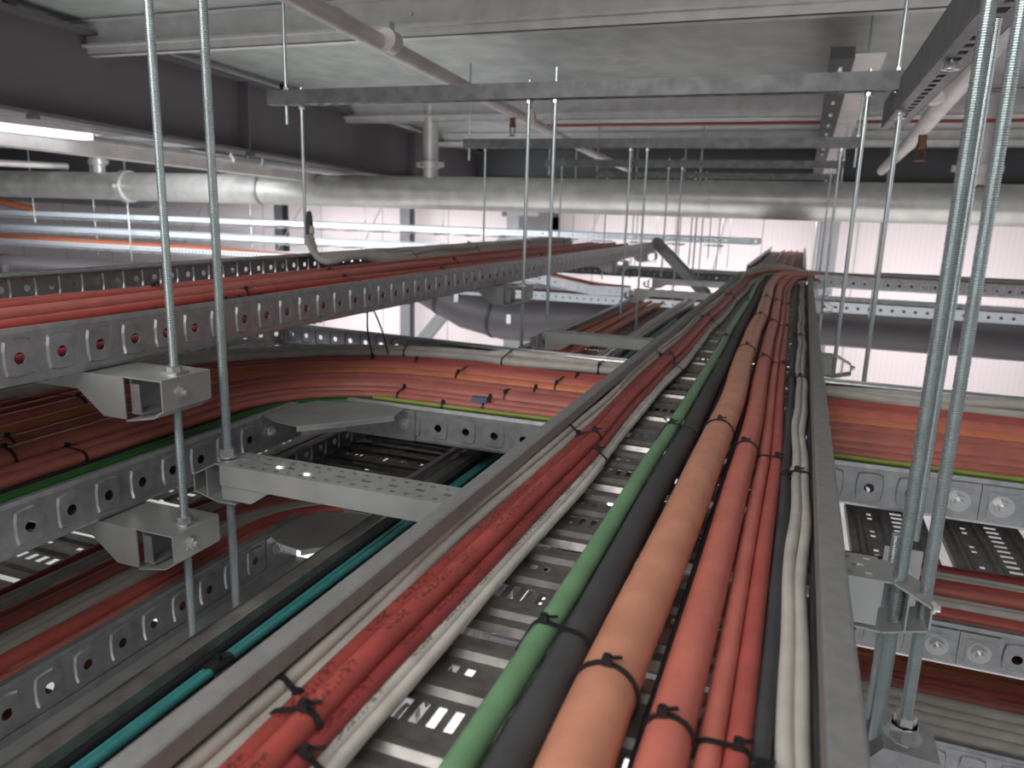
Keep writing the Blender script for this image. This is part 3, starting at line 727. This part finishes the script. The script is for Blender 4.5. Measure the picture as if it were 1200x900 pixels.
# bottom right hanger block with hex nut and the hanging slotted plates behind the right rods
t = thing('hanger_bracket', 'hanger block below the right rod with a big hexagonal nut on top', 'bracket', (.1455, .767, -.50))
q = MB(); q.prism([(-.035, -.02), (-.02, 0), (.03, -.003), (.045, -.06), (-.035, -.06)], -.03, .03, 'y'); q.build('block', 'galv', t)
q = MB(); q.cyl((0, 0, .0), (0, 0, .013), .0135, 6, ph=.3); q.cyl((0, 0, -.002), (0, 0, 0), .018, 18); q.build('hex_nut', 'bolt', t)
t = thing('hanging_plate', 'upright slotted steel plate joining the crossing trays behind the right rods', 'plate', (.170, 1.10, -.56))
q = MB(); q.b2(-.02, .028, 0, .003, 0, .125); q.build('plate', 'bracket', t)
q = MB(); bolt(q, (.008, 0, .09), '-y'); bolt(q, (.008, 0, .03), '-y'); q.build('plate_bolts', 'bolt', t, True)
t = thing('hanging_plate', 'narrow angled steel strap below the right bracket, beside the thick rods', 'plate', (.082, .86, -.50))
q = MB(); q.b2(-.012, -.009, 0, .03, 0, .12); q.b2(-.012, .008, .0, .003, 0, .12); q.build('strap', 'bracket', t)

# ------------------------------------------------------------------ cables
def catmull(P, step=.02):
    P = [Vector(p) for p in P]; out = []
    Q = [P[0]*2-P[1]]+P+[P[-1]*2-P[-2]]
    for i in range(1, len(Q)-2):
        a, b, c, d = Q[i-1:i+3]; n = max(2, int((c-b).length/step))
        for k in range(n):
            t = k/n; out.append(.5*((2*b)+(c-a)*t+(2*a-5*b+4*c-d)*t*t+(3*b-a-3*c+d)*t**3))
    out.append(P[-1]); return out
CAB = {}
def cable(key, pts, r, material, label, group=None, n=14, strands=None):
    """one cable; pts is the full centre line"""
    q = MB(); q.tube(pts, r, n); o = q.build('cable', material, None, True)
    tag(o, label, 'cable', group); CAB[key] = (pts, r); return o
def wob(seed, amp, y, w_=9): return amp*(math.sin(y*w_+seed)+.5*math.sin(y*w_*2.3+seed*3))
def yrun(x, z, y0, y1, amp=0, seed=0, step=.03, wf=9, zamp=0, xf=None):
    n = int((y1-y0)/step); out = []
    for i in range(n+1):
        y = y0+(y1-y0)*i/n; xx = x if xf is None else xf(y)
        out.append(Vector((xx+wob(seed, amp, y, wf), y, z+wob(seed+2, zamp, y, wf))))
    return out
ZF = ZM-TH+.0075                     # top of the main tray floor
# main tray, left group (continue to the far end, curve over and join the right-hand cross tray)
def mainleft(x, r, dz, amp, seed, wf=9, xs=None):
    p = yrun(x, ZF+r+dz, .10, 3.85, amp, seed, .025, wf, amp*.25)
    k = (-.25-x); up = .030 if x < -.256 else .004
    zt_ = ZM-.012-r+(.012 if x < -.256 else 0)
    end = [(x+.01, 4.0, ZF+r+dz+.01+up*.4), (x+.07, 4.16, ZF+r+dz+.022+up), (x+.19, 4.30+k*.5, ZF+r+dz+.026+up), (.06, 4.37+k*.6, zt_+.010), (.5, 4.46+k*.7, zt_), (1.2, 4.46+k*.7, zt_), (5.1, 4.46+k*.7, zt_)]
    return p[:-1]+catmull([p[-1]]+end, .04)
cable('w1', mainleft(-0.2790, 0.0060, 0.0145, .0035, .3, 7), 0.0060, 'white', 'off-white cable against the left rail of the main tray', 'off-white cables at the left rail of the main tray')
cable('w2', mainleft(-0.2672, 0.0062, 0.0163, .0035, .5, 7), 0.0062, 'white', 'thicker off-white cable second from the left rail of the main tray', 'off-white cables at the left rail of the main tray')
cable('w3', mainleft(-0.2610, 0.0046, 0.0069, .003, .9, 7), 0.0046, 'whitep', 'thin off-white cable low between the pale pair and the red cables of the main tray', 'off-white cables at the left rail of the main tray')
cable('w4', mainleft(-0.2735, 0.0048, 0.0262, .0035, .35, 7), 0.0048, 'white', 'off-white cable lying on top of the pale bundle in the main tray', 'off-white cables at the left rail of the main tray')
cable('ra', mainleft(-0.2545, 0.0082, 0.0128, .002, 1.5, 7), 0.0082, 'red', 'printed red cable beside the pale bundle, left of the raised red cable', 'red printed cables in the left half of the main tray')
cable('rb', mainleft(-0.2380, 0.0088, 0.0172, .0025, 1.6, 7), 0.0088, 'red', 'raised bright red printed cable in the left half of the main tray', 'red printed cables in the left half of the main tray')
cable('rc', mainleft(-0.2262, 0.0068, 0.0117, .0025, 1.9, 7), 0.0068, 'darkred', 'low dark red cable next to the pale cable edging the bare floor', 'red printed cables in the left half of the main tray')
cable('wa', mainleft(-0.2195, 0.0050, 0.0080, .003, 2.4, 7), 0.0050, 'whitep', 'printed off-white cable edging the bare tray floor, left of its twin', 'pale pair edging the bare tray floor')
cable('wb', mainleft(-0.2120, 0.0046, 0.0064, .003, 2.45, 7), 0.0046, 'white', 'off-white cable directly beside the bare corrugated floor of the main tray', 'pale pair edging the bare tray floor')
# centre group
def maincent(x, r, dz, amp, seed, k, bend=0):
    p = yrun(x, ZF+r+dz, .10, 3.45, amp, seed, .03, 4.5, amp*.3, (lambda y: x-.012*max(0, y-1.0)) if bend else None)
    xe = p[-1].x
    end = [(xe-.004, 3.62, ZF+r+dz), (xe+.005, 3.85, ZF+r+dz+.012), (xe+.035, 4.02+k*.1, ZF+r+dz+.03), (.06, 4.17+k, ZF+r+dz+.020), (.25, 4.26+k, ZM-.016-r), (.8, 4.27+k, ZM-.016-r), (5.1, 4.27+k, ZM-.016-r)]
    return p[:-1]+catmull([p[-1]]+end, .04)
cable('bk0', maincent(-.1605, .0045, 0, .001, .2, .20, 1), .0045, 'greyblack', 'thin charcoal cable on the left of the green cable in the main tray')
cable('gr', maincent(-.1470, .0090, .012, .0015, .6, .17, 1), .0090, 'green', 'green cable running down the middle of the main tray')
cable('bk1', maincent(-.1250, .0135, 0, .0015, .9, .14, 1), .0135, 'greyblack', 'thick charcoal cable tucked against the green cable')
cable('or', maincent(-.0840, .0205, 0, .0030, 2.3, .09, 1), .0205, 'copper', 'thickest dull orange cable in the main tray')
cable('r1', maincent(-.0425, .0145, 0, .0015, 2.6, .05, 1), .0145, 'salmon', 'thick salmon red cable right of the thick orange cable')
cable('r2', maincent(-.0195, .0078, .0, .001, 2.9, .02, 1), .0078, 'salmon', 'thin salmon red cable, left one of the tied thin pair')
cable('r3', maincent(-.0040, .0078, .0, .001, 3.2, .0, 1), .0078, 'redp', 'thin red cable, right one of the tied thin pair')
cable('bu1', yrun(-.1075, ZF+.0052, .10, 3.4, .0, 1, .1, 9, 0, lambda y: -.1075-.012*max(0, y-1)), .0050, 'black', 'black cable added to darken the gap left of the thick orange cable')  # cable added to deepen the dark between its neighbours
cable('bu2', yrun(-.0600, ZF+.0042, .10, 3.4, .0, 1, .1, 9, 0, lambda y: -.0600-.012*max(0, y-1)), .0040, 'black', 'black cable added to darken the gap right of the thick orange cable')  # filler cable as well, put in to darken the gap
cable('bk2', yrun(.0095, ZF+.0068, .10, 4.1, .001, 1, .05, 9, 0, lambda y: .0095-.004*max(0, y-1)), .0062, 'greyblack', 'thin charcoal cable between the red pair and the off-white pair at right')
cable('wr1', yrun(.0215, ZF+.008, .10, 4.1, .0022, 4.0, .02, 11, .001, lambda y: .0215-.002*max(0, y-1)), .0060, 'white', 'wavy off-white cable by the right rail, left one of the pair', 'off-white pair by the right rail')
cable('wr2', yrun(.0315, ZF+.008, .10, 4.1, .0022, 4.3, .02, 11, .001, lambda y: .0315-.002*max(0, y-1)), .0055, 'white', 'wavy off-white cable nearest the right rail', 'off-white pair by the right rail')
cable('bk3', yrun(.0405, ZF+.0045, .10, 4.1, .001, 5, .05, 11, 0), .0038, 'greyblack', 'very thin dark cable squeezed against the right rail')
# far continuation, reds
for i in range(10):
    x = -.19+i*.021
    cable('far%d' % i, yrun(x, ZF+.0095+(.012 if i % 3 == 1 else 0), 4.75, 8.3, .003, i, .06), .0095, 'darkred' if i % 2 else 'redp', 'red cable in the far stretch of the main tray, %s from its left rail' % ['first', 'second', 'third', 'fourth', 'fifth', 'sixth', 'seventh', 'eighth', 'ninth', 'tenth'][i], 'red cables in the far stretch of the main tray', 8)
for i in range(4):
    cable('farw%d' % i, yrun(-.275+i*.02, ZF+.008, 4.75, 8.3, .004, i+3, .06), .0075, 'white', 'off-white cable in the far stretch of the main tray, %s from its left rail' % ordn[i], 'off-white cables in the far stretch of the main tray', 8)

# cables in tray E
ZEF = ZE-TH+.009
on = ['first', 'second', 'third', 'fourth', 'fifth', 'sixth', 'seventh', 'eighth', 'ninth', 'tenth', 'eleventh', 'twelfth', 'thirteenth', 'fourteenth', 'fifteenth', 'sixteenth', 'seventeenth', 'eighteenth', 'nineteenth', 'twentieth', 'twenty-first', 'twenty-second', 'twenty-third']
for i in range(23):
    x = -.848-i*.0178; r = .0072+.0013*((i*7) % 3)
    lift = (.002, .013, .005, .019)[i % 4] if i else 0
    cable('e%d' % i, yrun(x, ZEF+r+lift, .05, 4.5, .004, i*1.3, .06, 2.2, .002), r, 'darkred' if i == 0 else ['salmon', 'brick', 'redp', 'copper', 'redp'][i % 5], 'red cable on the upper left tray, %s from its right rail' % on[i], 'red cables on the upper left tray', 10)  # shade in the rail holes is put into the first cable's dark red
# grey wavy cables on E entering from above at y 2.05
for i in range(7):
    a_ = 2*math.pi*i/7; dx, dy = .007*math.cos(a_), .007*math.sin(a_); x = -1.375+i*.017
    pts = catmull([(-1.452+dx*.5, 2.05+dy*.5, -.06-.004*i), (-1.447+dx*.8, 2.043+dy, -.10), (-1.418+dx*.8, 2.012-.003*i, -.116+.003*(i % 3)), (-1.375+.012*i, 1.972-.012*i, ZEF+.050-.002*i), (-1.365+.014*i, 2.05, ZEF+.046), (x, 2.24, ZEF+.046-.003*i)]+[(x+wob(i*.9, .013, y, 4), y, ZEF+.040+.012*(i % 3)-.012+.004*math.sin(y*6+i)) for y in (2.6, 2.9, 3.2, 3.5, 3.8, 4.1, 4.4)], .03)
    cable('eg%d' % i, pts, .0085, 'white', 'grey-white cable dropping onto the upper left tray, %s of the loose bundle' % ['outermost', 'second', 'third', 'fourth', 'fifth', 'sixth', 'innermost'][i], 'grey-white bundle on the upper left tray', 8)
t = thing('cable_wrap', 'dark wrapping binding grey cables to the rod beside the upper left tray', 'cable wrap')
q = MB(); q.rings([(0, .010), (.02, .012), (.05, .011), (.07, .010), (.09, .006)], (-1.454, 2.05, -.105), 'z', 14); q.build('wrap_sleeve', 'greyblack', t, True)

# elbow cables
CXc, CYc = -.68, 1.02
def elb(s_, z, xr, amp=0, seed=0, yf=1.14, wig=None, y0=.04, tl=0, tr=0):
    Rr = .12+s_; xe = CXc-Rr; ye = yf-1.14+CYc+Rr
    out = []
    n = 30
    for i in range(n+1):
        y = y0+(CYc-y0)*i/n; out.append(Vector((xe+wob(seed, amp, y, 5)-tl*(CYc-y), y, z)))
    for i in range(1, 25):
        t = math.pi/2*i/24; out.append(Vector((CXc-Rr*math.cos(t), yf-1.14+CYc+Rr*math.sin(t), z)))
    m_ = int((xr-CXc)/.05)
    for i in range(1, m_+1):
        x = CXc+(xr-CXc)*i/m_; out.append(Vector((x, ye+wob(seed, amp, x, 5)+tr*0, z+wob(seed+1, amp*.4, x, 5))))
    return out
zbf = ZB-TH+.025
EB = [
  # s, radius, lift, material, amp, label
 (.062, .0090, .010, 'green', .001, 'dark green cable between two black ones near the front rail of the bent tray', 'darkgreen'),
 (.036, .0100, .0, 'black', .0, 'black cable in front of the green one in the bent tray', 'black'),
 (.088, .0115, .0, 'black', .0, 'black cable behind the green one in the bent tray', 'black'),
 (.115, .0100, .010, 'salmon', .001, 'thin salmon cable in front of the thickest cable of the bent tray', 'brick'),
 (.142, .0105, .012, 'salmon', .001, 'salmon cable touching the front of the thickest cable of the bent tray', 'brick'),
 (.183, .0230, .0, 'brick', .001, 'thickest brick red cable in the bent tray', 'brick'),
 (.232, .0150, .012, 'brick', .001, 'brick red cable behind the thickest one in the bent tray', 'brick'),
 (.268, .0130, .0, 'black', .0, 'black cable in the middle of the bent tray', 'black'),
 (.304, .0150, .008, 'orange', .001, 'orange cable in the middle of the bent tray', 'orange'),
 (.345, .0190, .006, 'orange', .001, 'thick orange-red cable behind the middle of the bent tray', 'salmon'),
 (.385, .0150, .012, 'redp', .001, 'bright red cable behind the thick orange-red one in the bent tray', 'redp'),
 (.420, .0110, .008, 'redp', .002, 'red cable in the back half of the bent tray', 'redp'),
 (.448, .0110, .012, 'redp', .002, 'rearmost red cable of the bent tray beside the grey bundle', 'redp'),
 (.478, .0100, .010, 'white', .005, 'grey-white cable at back of bent tray, front of its bundle', 'white'),
 (.500, .0105, .004, 'white', .006, 'grey-white cable at back of bent tray, second of its bundle', 'white'),
 (.522, .0100, .012, 'white', .006, 'grey-white cable at back of bent tray, third of its bundle', 'white'),
 (.545, .0105, .004, 'white', .005, 'grey-white cable at back of bent tray, fourth of its bundle', 'white'),
 (.562, .0080, .014, 'greyblack', .003, 'dark cable hard against the back rail of the bent tray', 'greyblack'),
]
for i, (s_, r, lf, _, amp, lab, mm) in enumerate(EB):
    r *= (.98 if mm == 'white' else .88); amp = amp*2 if mm == 'white' else amp; lf += (.014 if mm == 'white' else 0)
    cable('b%d' % i, elb(s_, zbf+r+lf, 3.3, amp, i*1.1, 1.143), r, mm, lab, None, 14)
cable('byg', [p+Vector((0, 0, 0)) for p in elb(.022, zbf+.038, 3.3, .001, 2, 1.143) if p.x > -.70 and p.y > 1.0], .0036, 'earth', 'thin yellow-green earth cable lying along the front rail of the bent tray')
zlf = -.547-TH+.009
EL = [(.040, .0150, .010, 'brick'), (.070, .0130, .018, 'redp'), (.094, .0095, .008, 'darkred'), (.115, .0085, .016, 'white'), (.132, .0085, .014, 'white'), (.150, .0080, .010, 'white'), (.173, .0115, .012, 'brick'), (.198, .0110, .008, 'redp'), (.221, .0085, .012, 'white'), (.238, .0080, .014, 'white'), (.262, .0110, .008, 'darkred')]
nl = ['frontmost', 'second', 'third', 'fourth', 'fifth', 'sixth', 'seventh', 'eighth', 'ninth', 'tenth', 'rearmost']
kn = {'brick': 'brick red', 'redp': 'red', 'darkred': 'dark red', 'white': 'grey-white', 'orange': 'orange'}
for i, (s_, r, lf, mm) in enumerate(EL):
    cable('l%d' % i, elb(s_, zlf+r+lf, 3.3, .003, i*1.7, 1.125, y0=.06), r, mm, '%s cable in the lower bent tray, %s from its front rail' % (kn[mm], nl[i]), 'cables in the lower bent tray', 12)
for i in range(13):
    y = 1.215+i*.030; mm = 'white' if i < 5 else ['brick', 'redp', 'orange', 'orange', 'redp'][i % 5]
    cable('r4%d' % i, [Vector((x*.1, y+wob(i, .003, x*.1, 3), -.816+.009+.012)) for x in range(-4, 33, 1)], .0115, mm, '%s cable in the lowest crossing tray, %s from its front rail' % (kn[mm], (nl[:10]+['eleventh', 'twelfth', 'rearmost'])[i]), 'cables in the lowest crossing tray', 10)
# teal and black cables in D
zdf = ZD-TH+.009
cable('teal0', yrun(-.528, zdf+.034, .05, 3.6, .001, 1, .05, 4), .0042, 'teal', 'thin teal cable in the lower left tray, left one of the pair')
cable('teal1', yrun(-.5175, zdf+.036, .05, 3.6, .0015, 2, .05, 4), .0048, 'teal', 'thin teal cable in the lower left tray, right one of the pair')
cable('dbkw', yrun(-.5495, zdf+.030, .05, 1.1, .0, 1, .1), .0105, 'black', 'black cable added against the left rail of the lower left tray, darkening its inner side')  # added to cover the rail web, standing in for its shade
for i in range(4):
    cable('dbk%d' % i, yrun(-.525+i*.024, zdf+.011, .05, 3.6, .001, i, .1, 4), .0105, 'black', 'black cable at the bottom of the lower left tray, %s from its left rail' % ordn[i], 'black cables in the lower left tray', 10)
for i in range(5):
    cable('dt%d' % i, yrun(-.42+i*.012, zdf+.007, 1.6, 4.5, .006, i*2, .05, 14, .002), .0045, 'teal', 'thin teal cable in the far stretch of the lower left tray, %s from the left' % ordn[i], 'teal cables in the far lower tray', 8)
for i in range(8):
    cable('o%d' % i, yrun(-.905+i*.021, -.527+.011+(.012 if i % 3 == 1 else 0), 1.95, 4.6, .004, i, .05, 3), .0105, ['orange', 'redp', 'orange', 'salmon'][i % 4], 'orange or red cable in the low tray beyond the bend, %s from its left rail' % nl[i], 'orange cables in the low tray', 10)
# cables on the far crossing trays
for i in range(5):
    cable('cr%d' % i, [Vector((x, 7.25+i*.05, -.72)) for x in (.1, 2, 4, 6.1)], .03, 'darkred', 'dark red cable on the bright cross tray above the dark duct, %s from front' % nl[i], 'dark red cables on the bright cross tray', 8)
for i in range(4):
    cable('cm%d' % i, [Vector((x, 5.36+i*.05, -.585)) for x in (-3.1, -2, -.4)], .022, 'darkred', 'dark red cable on the pale cross tray behind the orange cables, %s from the front' % nl[i], 'dark red cables on the pale cross tray', 8)
cable('lt0', [Vector((-10.3, 7.08, -.50)), Vector((-6.5, 7.08, -.52)), Vector((-5.2, 7.08, -.55))], .04, 'orange', 'orange cable bundle along the lowest pale background tray', None, 10)
cable('lt1', [Vector((-10.5, 7.2, -.02)), Vector((-9.9, 7.2, -.06)), Vector((-9.3, 7.2, -.15))], .045, 'orange', 'orange cable dropping onto the uppermost pale background tray at the far left', None, 10)
cable('sl0', catmull([(-2.0, 4.66, -.30), (-1.6, 4.73, -.37), (-1.25, 4.80, -.435), (-1.0, 4.82, -.45)], .05), .016, 'orange', 'orange cable on the pale curved tray above the dark duct', None, 10)

# ------------------------------------------------------------------ cable ties
def hull(P):
    P = sorted(set((round(a, 6), round(b, 6)) for a, b in P))
    def half(pts):
        h = []
        for p in pts:
            while len(h) > 1 and (h[-1][0]-h[-2][0])*(p[1]-h[-2][1])-(h[-1][1]-h[-2][1])*(p[0]-h[-2][0]) <= 0: h.pop()
            h.append(p)
        return h
    a = half(P); b = half(P[::-1]); return a[:-1]+b[:-1]
def tie(keys, along, v, label, group, head=(1, 0), after=None, wd=.0038):
    """band around the named cables where their path crosses along (0: x, 1: y) = v"""
    C0 = []; D = None
    for k in keys:
        pts, r = CAB[k]
        for a, b in zip(pts, pts[1:]):
            if (a[along]-v)*(b[along]-v) <= 0 and abs(a[along]-b[along]) > 1e-6:
                if after and not after(a): continue
                t = (v-a[along])/(b[along]-a[along]); c = a.lerp(b, t); C0.append((c, r))
                if D is None: D = (b-a).normalized()
                break
    if not C0: return None
    O = sum((c for c, r in C0), Vector())/len(C0)
    side = D.cross(Vector((0, 0, 1))).normalized(); up = side.cross(D)
    P = []
    for c, r in C0:
        u, w_ = (c-O).dot(side), (c-O).dot(up)
        for k in range(20): P.append((u+(r+.0006)*math.cos(k*math.pi/10), w_+(r+.0006)*math.sin(k*math.pi/10)))
    Hh = hull(P); n = len(Hh); cu = sum(p[0] for p in Hh)/n; cw = sum(p[1] for p in Hh)/n
    t = thing('cable_tie', label, 'cable tie', O, 0, group)
    q = MB(); vs = []
    for (u, w_) in Hh:
        L = math.hypot(u-cu, w_-cw); ou, ow = (u-cu)/L*.0016, (w_-cw)/L*.0016
        for (a, b, s_) in ((u, w_, -1), (u, w_, 1), (u+ou, w_+ow, 1), (u+ou, w_+ow, -1)):
            vs.append(side*a+up*b+D*(s_*wd/2))
    fs = []
    for i in range(n):
        j = (i+1) % n
        for k in range(4): fs.append((i*4+k, i*4+(k+1) % 4, j*4+(k+1) % 4, j*4+k))
    q.add(vs, fs); q.build('strap', 'tie', t)
    # head on the upper outline at a chosen horizontal fraction
    umin = min(p[0] for p in Hh); umax = max(p[0] for p in Hh); ut = umin+(umax-umin)*(head[0]*.5+.5)*.8+(umax-umin)*.1
    best = max((p for p in Hh), key=lambda p: p[1]-abs(p[0]-ut)*3)
    e = Matrix((side, D, up)).transposed()
    q = MB(); q.box(side*best[0]+up*(best[1]+.0025), (.0062, .0052, .0058), e); q.box(side*best[0]+up*(best[1]+.0058), (.0042, .004, .002), e); q.build('head', 'tie', t)
    q = MB(); q.box(side*(best[0]+.004)+up*(best[1]+.003)+D*.004, (.010, .0024, .0012), e @ Matrix.Rotation(.5, 3, 'Z')); q.build('tail', 'tie', t)
    return t
def series(keys, along, vals, what, group, head=(0, 0), after=None, wd=.0038):
    nm = ['nearest', 'second', 'third', 'fourth', 'fifth', 'sixth', 'seventh', 'eighth', 'ninth', 'tenth']
    for i, v in enumerate(vals): tie(keys, along, v, '%s, %s along it' % (what, nm[i]), group, head, after, wd)
G1 = 'ties on the left half of the main tray'; G2 = 'ties on the right half of the main tray'
series(['w1', 'w2', 'w3', 'w4'], 1, [.34, .965, 1.62, 2.35, 3.1], 'tie on the pale bundle by the left rail of the main tray', G1, (1, 0))
series(['ra', 'rb'], 1, [.32, .955, 1.60, 2.32, 3.05], 'black cable tie on the two raised red cables of the main tray', G1, (.6, 0))
series(['rc', 'wa', 'wb'], 1, [.30, .91, 1.55, 2.28, 3.0], 'black cable tie on the pale pair edging the bare floor', G1, (.4, 0))
series(['bk0', 'gr', 'bk1'], 1, [.475, 1.06, 1.97, 2.9], 'black cable tie holding the green and charcoal cables', G1, (-.3, 0))
series(['or'], 1, [.425, 1.07, 1.78, 2.40, 3.0], 'black cable tie on the thick orange cable', G2, (-.1, 0))
series(['r1'], 1, [.405, 1.02, 1.72, 2.36, 3.0], 'black cable tie on the thick salmon cable', G2, (-.3, 0))
series(['r2', 'r3'], 1, [.41, 1.01, 1.72, 2.36, 3.0], 'black cable tie on the thin red pair', G2, (.7, 0))
series(['wr1', 'wr2'], 1, [.385, .97, 1.60, 2.2], 'black cable tie on the off-white pair by the right rail', G2, (0, 0))
series(['bk2'], 1, [.40, .95, 1.60, 2.2], 'black cable tie on the thin charcoal cable at right', G2, (0, 0))
aX = lambda a: a.y > 1.0 and a.x > -.9
G3 = 'ties on the bent tray'
series(['b5'], 0, [-.50, .36], 'black cable tie round the thickest cable of the bent tray', G3, (.9, 0), aX)
series(['b3', 'b4'], 0, [-.52, -.70, .35], 'black cable tie on the thin salmon pair of the bent tray', G3, (0, 0), aX)
series(['b6'], 0, [-.46], 'black cable tie on the brick cable behind the thickest one', G3, (0, 0), aX)
series(['b8', 'b9'], 0, [-.44, -.66], 'black cable tie on the orange pair of the bent tray', G3, (.2, 0), aX)
series(['b10', 'b11'], 0, [-.42, -.80], 'black cable tie on the bright red cables of the bent tray', G3, (.4, 0), lambda a: a.y > 1.2)
series(['b13', 'b14', 'b15', 'b16'], 0, [-.40, -.62, -.88, .26], 'tie on the grey bundle at the back of the bent tray', G3, (.3, 0), lambda a: a.y > 1.3)
series(['b0', 'byg'], 0, [-.56, ], 'black cable tie on the green earth cables of the bent tray', G3, (.3, 0), aX)
aY = lambda a: a.y < 1.02
series(['b9', 'b10'], 1, [.60, .93], 'black cable tie on the bright red cables of the camera-ward run', G3, (0, 0), aY)
series(['b5'], 1, [.68], 'black cable tie round the thickest cable on the camera-ward run', G3, (0, 0), aY)
series(['b3', 'b4'], 1, [.74], 'black cable tie on the thin pair of the camera-ward run', G3, (0, 0), aY)
series(['b6', 'b8'], 1, [.72], 'black cable tie on the middle cables of the camera-ward run', G3, (0, 0), aY)
series(['b13', 'b14', 'b15'], 1, [.66], 'black cable tie on the grey cables of the camera-ward run', G3, (0, 0), aY)
series(['l0', 'l1', 'l3', 'l4', 'l5'], 1, [.50], 'tie on grey and red cables of the lower bent tray', 'ties on the lower trays', (0, 0), aY, .006)
series(['teal0', 'teal1'], 1, [.555], 'wide black wrap round the teal pair in the lower left tray', 'ties on the lower trays', (0, 0), None, .03)
GE = 'ties on the upper left tray'
for i, (a, b, yy) in enumerate(((1, 3, 1.03), (15, 17, 1.12), (19, 21, 1.16), (2, 3, 1.06), (4, 5, 1.15), (6, 7, 1.16), (9, 10, 1.24), (12, 13, 1.30), (2, 3, 1.75), (5, 6, 1.95), (8, 9, 2.1), (11, 12, 2.25), (15, 17, 1.7), (5, 7, 1.5), (2, 4, 2.6), (5, 7, 2.8), (8, 10, 2.9))):
    tie(['e%d' % a, 'e%d' % b], 1, yy, 'tie on %s and %s red cables of the upper left tray, %s' % (on[a], on[b], 'near the rods' if yy < 1.5 else 'middle stretch' if yy < 2.4 else 'far stretch'), GE, (0, 0))
for i, yy in enumerate((2.4, 3.0, 3.6, 4.2)): tie(['eg%d' % k for k in range(7)], 1, yy, 'black cable tie on the grey-white bundle of the upper left tray, %s from the rods' % ordn[i], GE, (0, 0))
# long loose tie tails hanging at the end of the bend
t = thing('loose_cable_tie', 'long black cable tie hanging as a loop below the upper left tray', 'cable tie')
q = MB(); q.tube(catmull([(-.86, 1.43, -.315), (-.865, 1.42, -.26), (-.858, 1.41, -.215), (-.850, 1.41, -.204)], .01), .0019, 6); q.build('strap', 'tie', t)
q = MB(); q.tube(catmull([(-.820, 1.43, -.310), (-.828, 1.42, -.26), (-.842, 1.41, -.215), (-.850, 1.41, -.204)], .01), .0019, 6); q.build('tail', 'tie', t)
q = MB(); q.box((-.86, 1.43, -.318), (.007, .006, .012)); q.build('head', 'tie', t)
tag(MB().tube([(-.545, 1.265, zbf+.025), (-.515, 1.265, zbf+.025)], .0125, 14).build('tape_band', 'tape'), 'blue-grey tape band round a thin cable in the bent tray', 'tape')
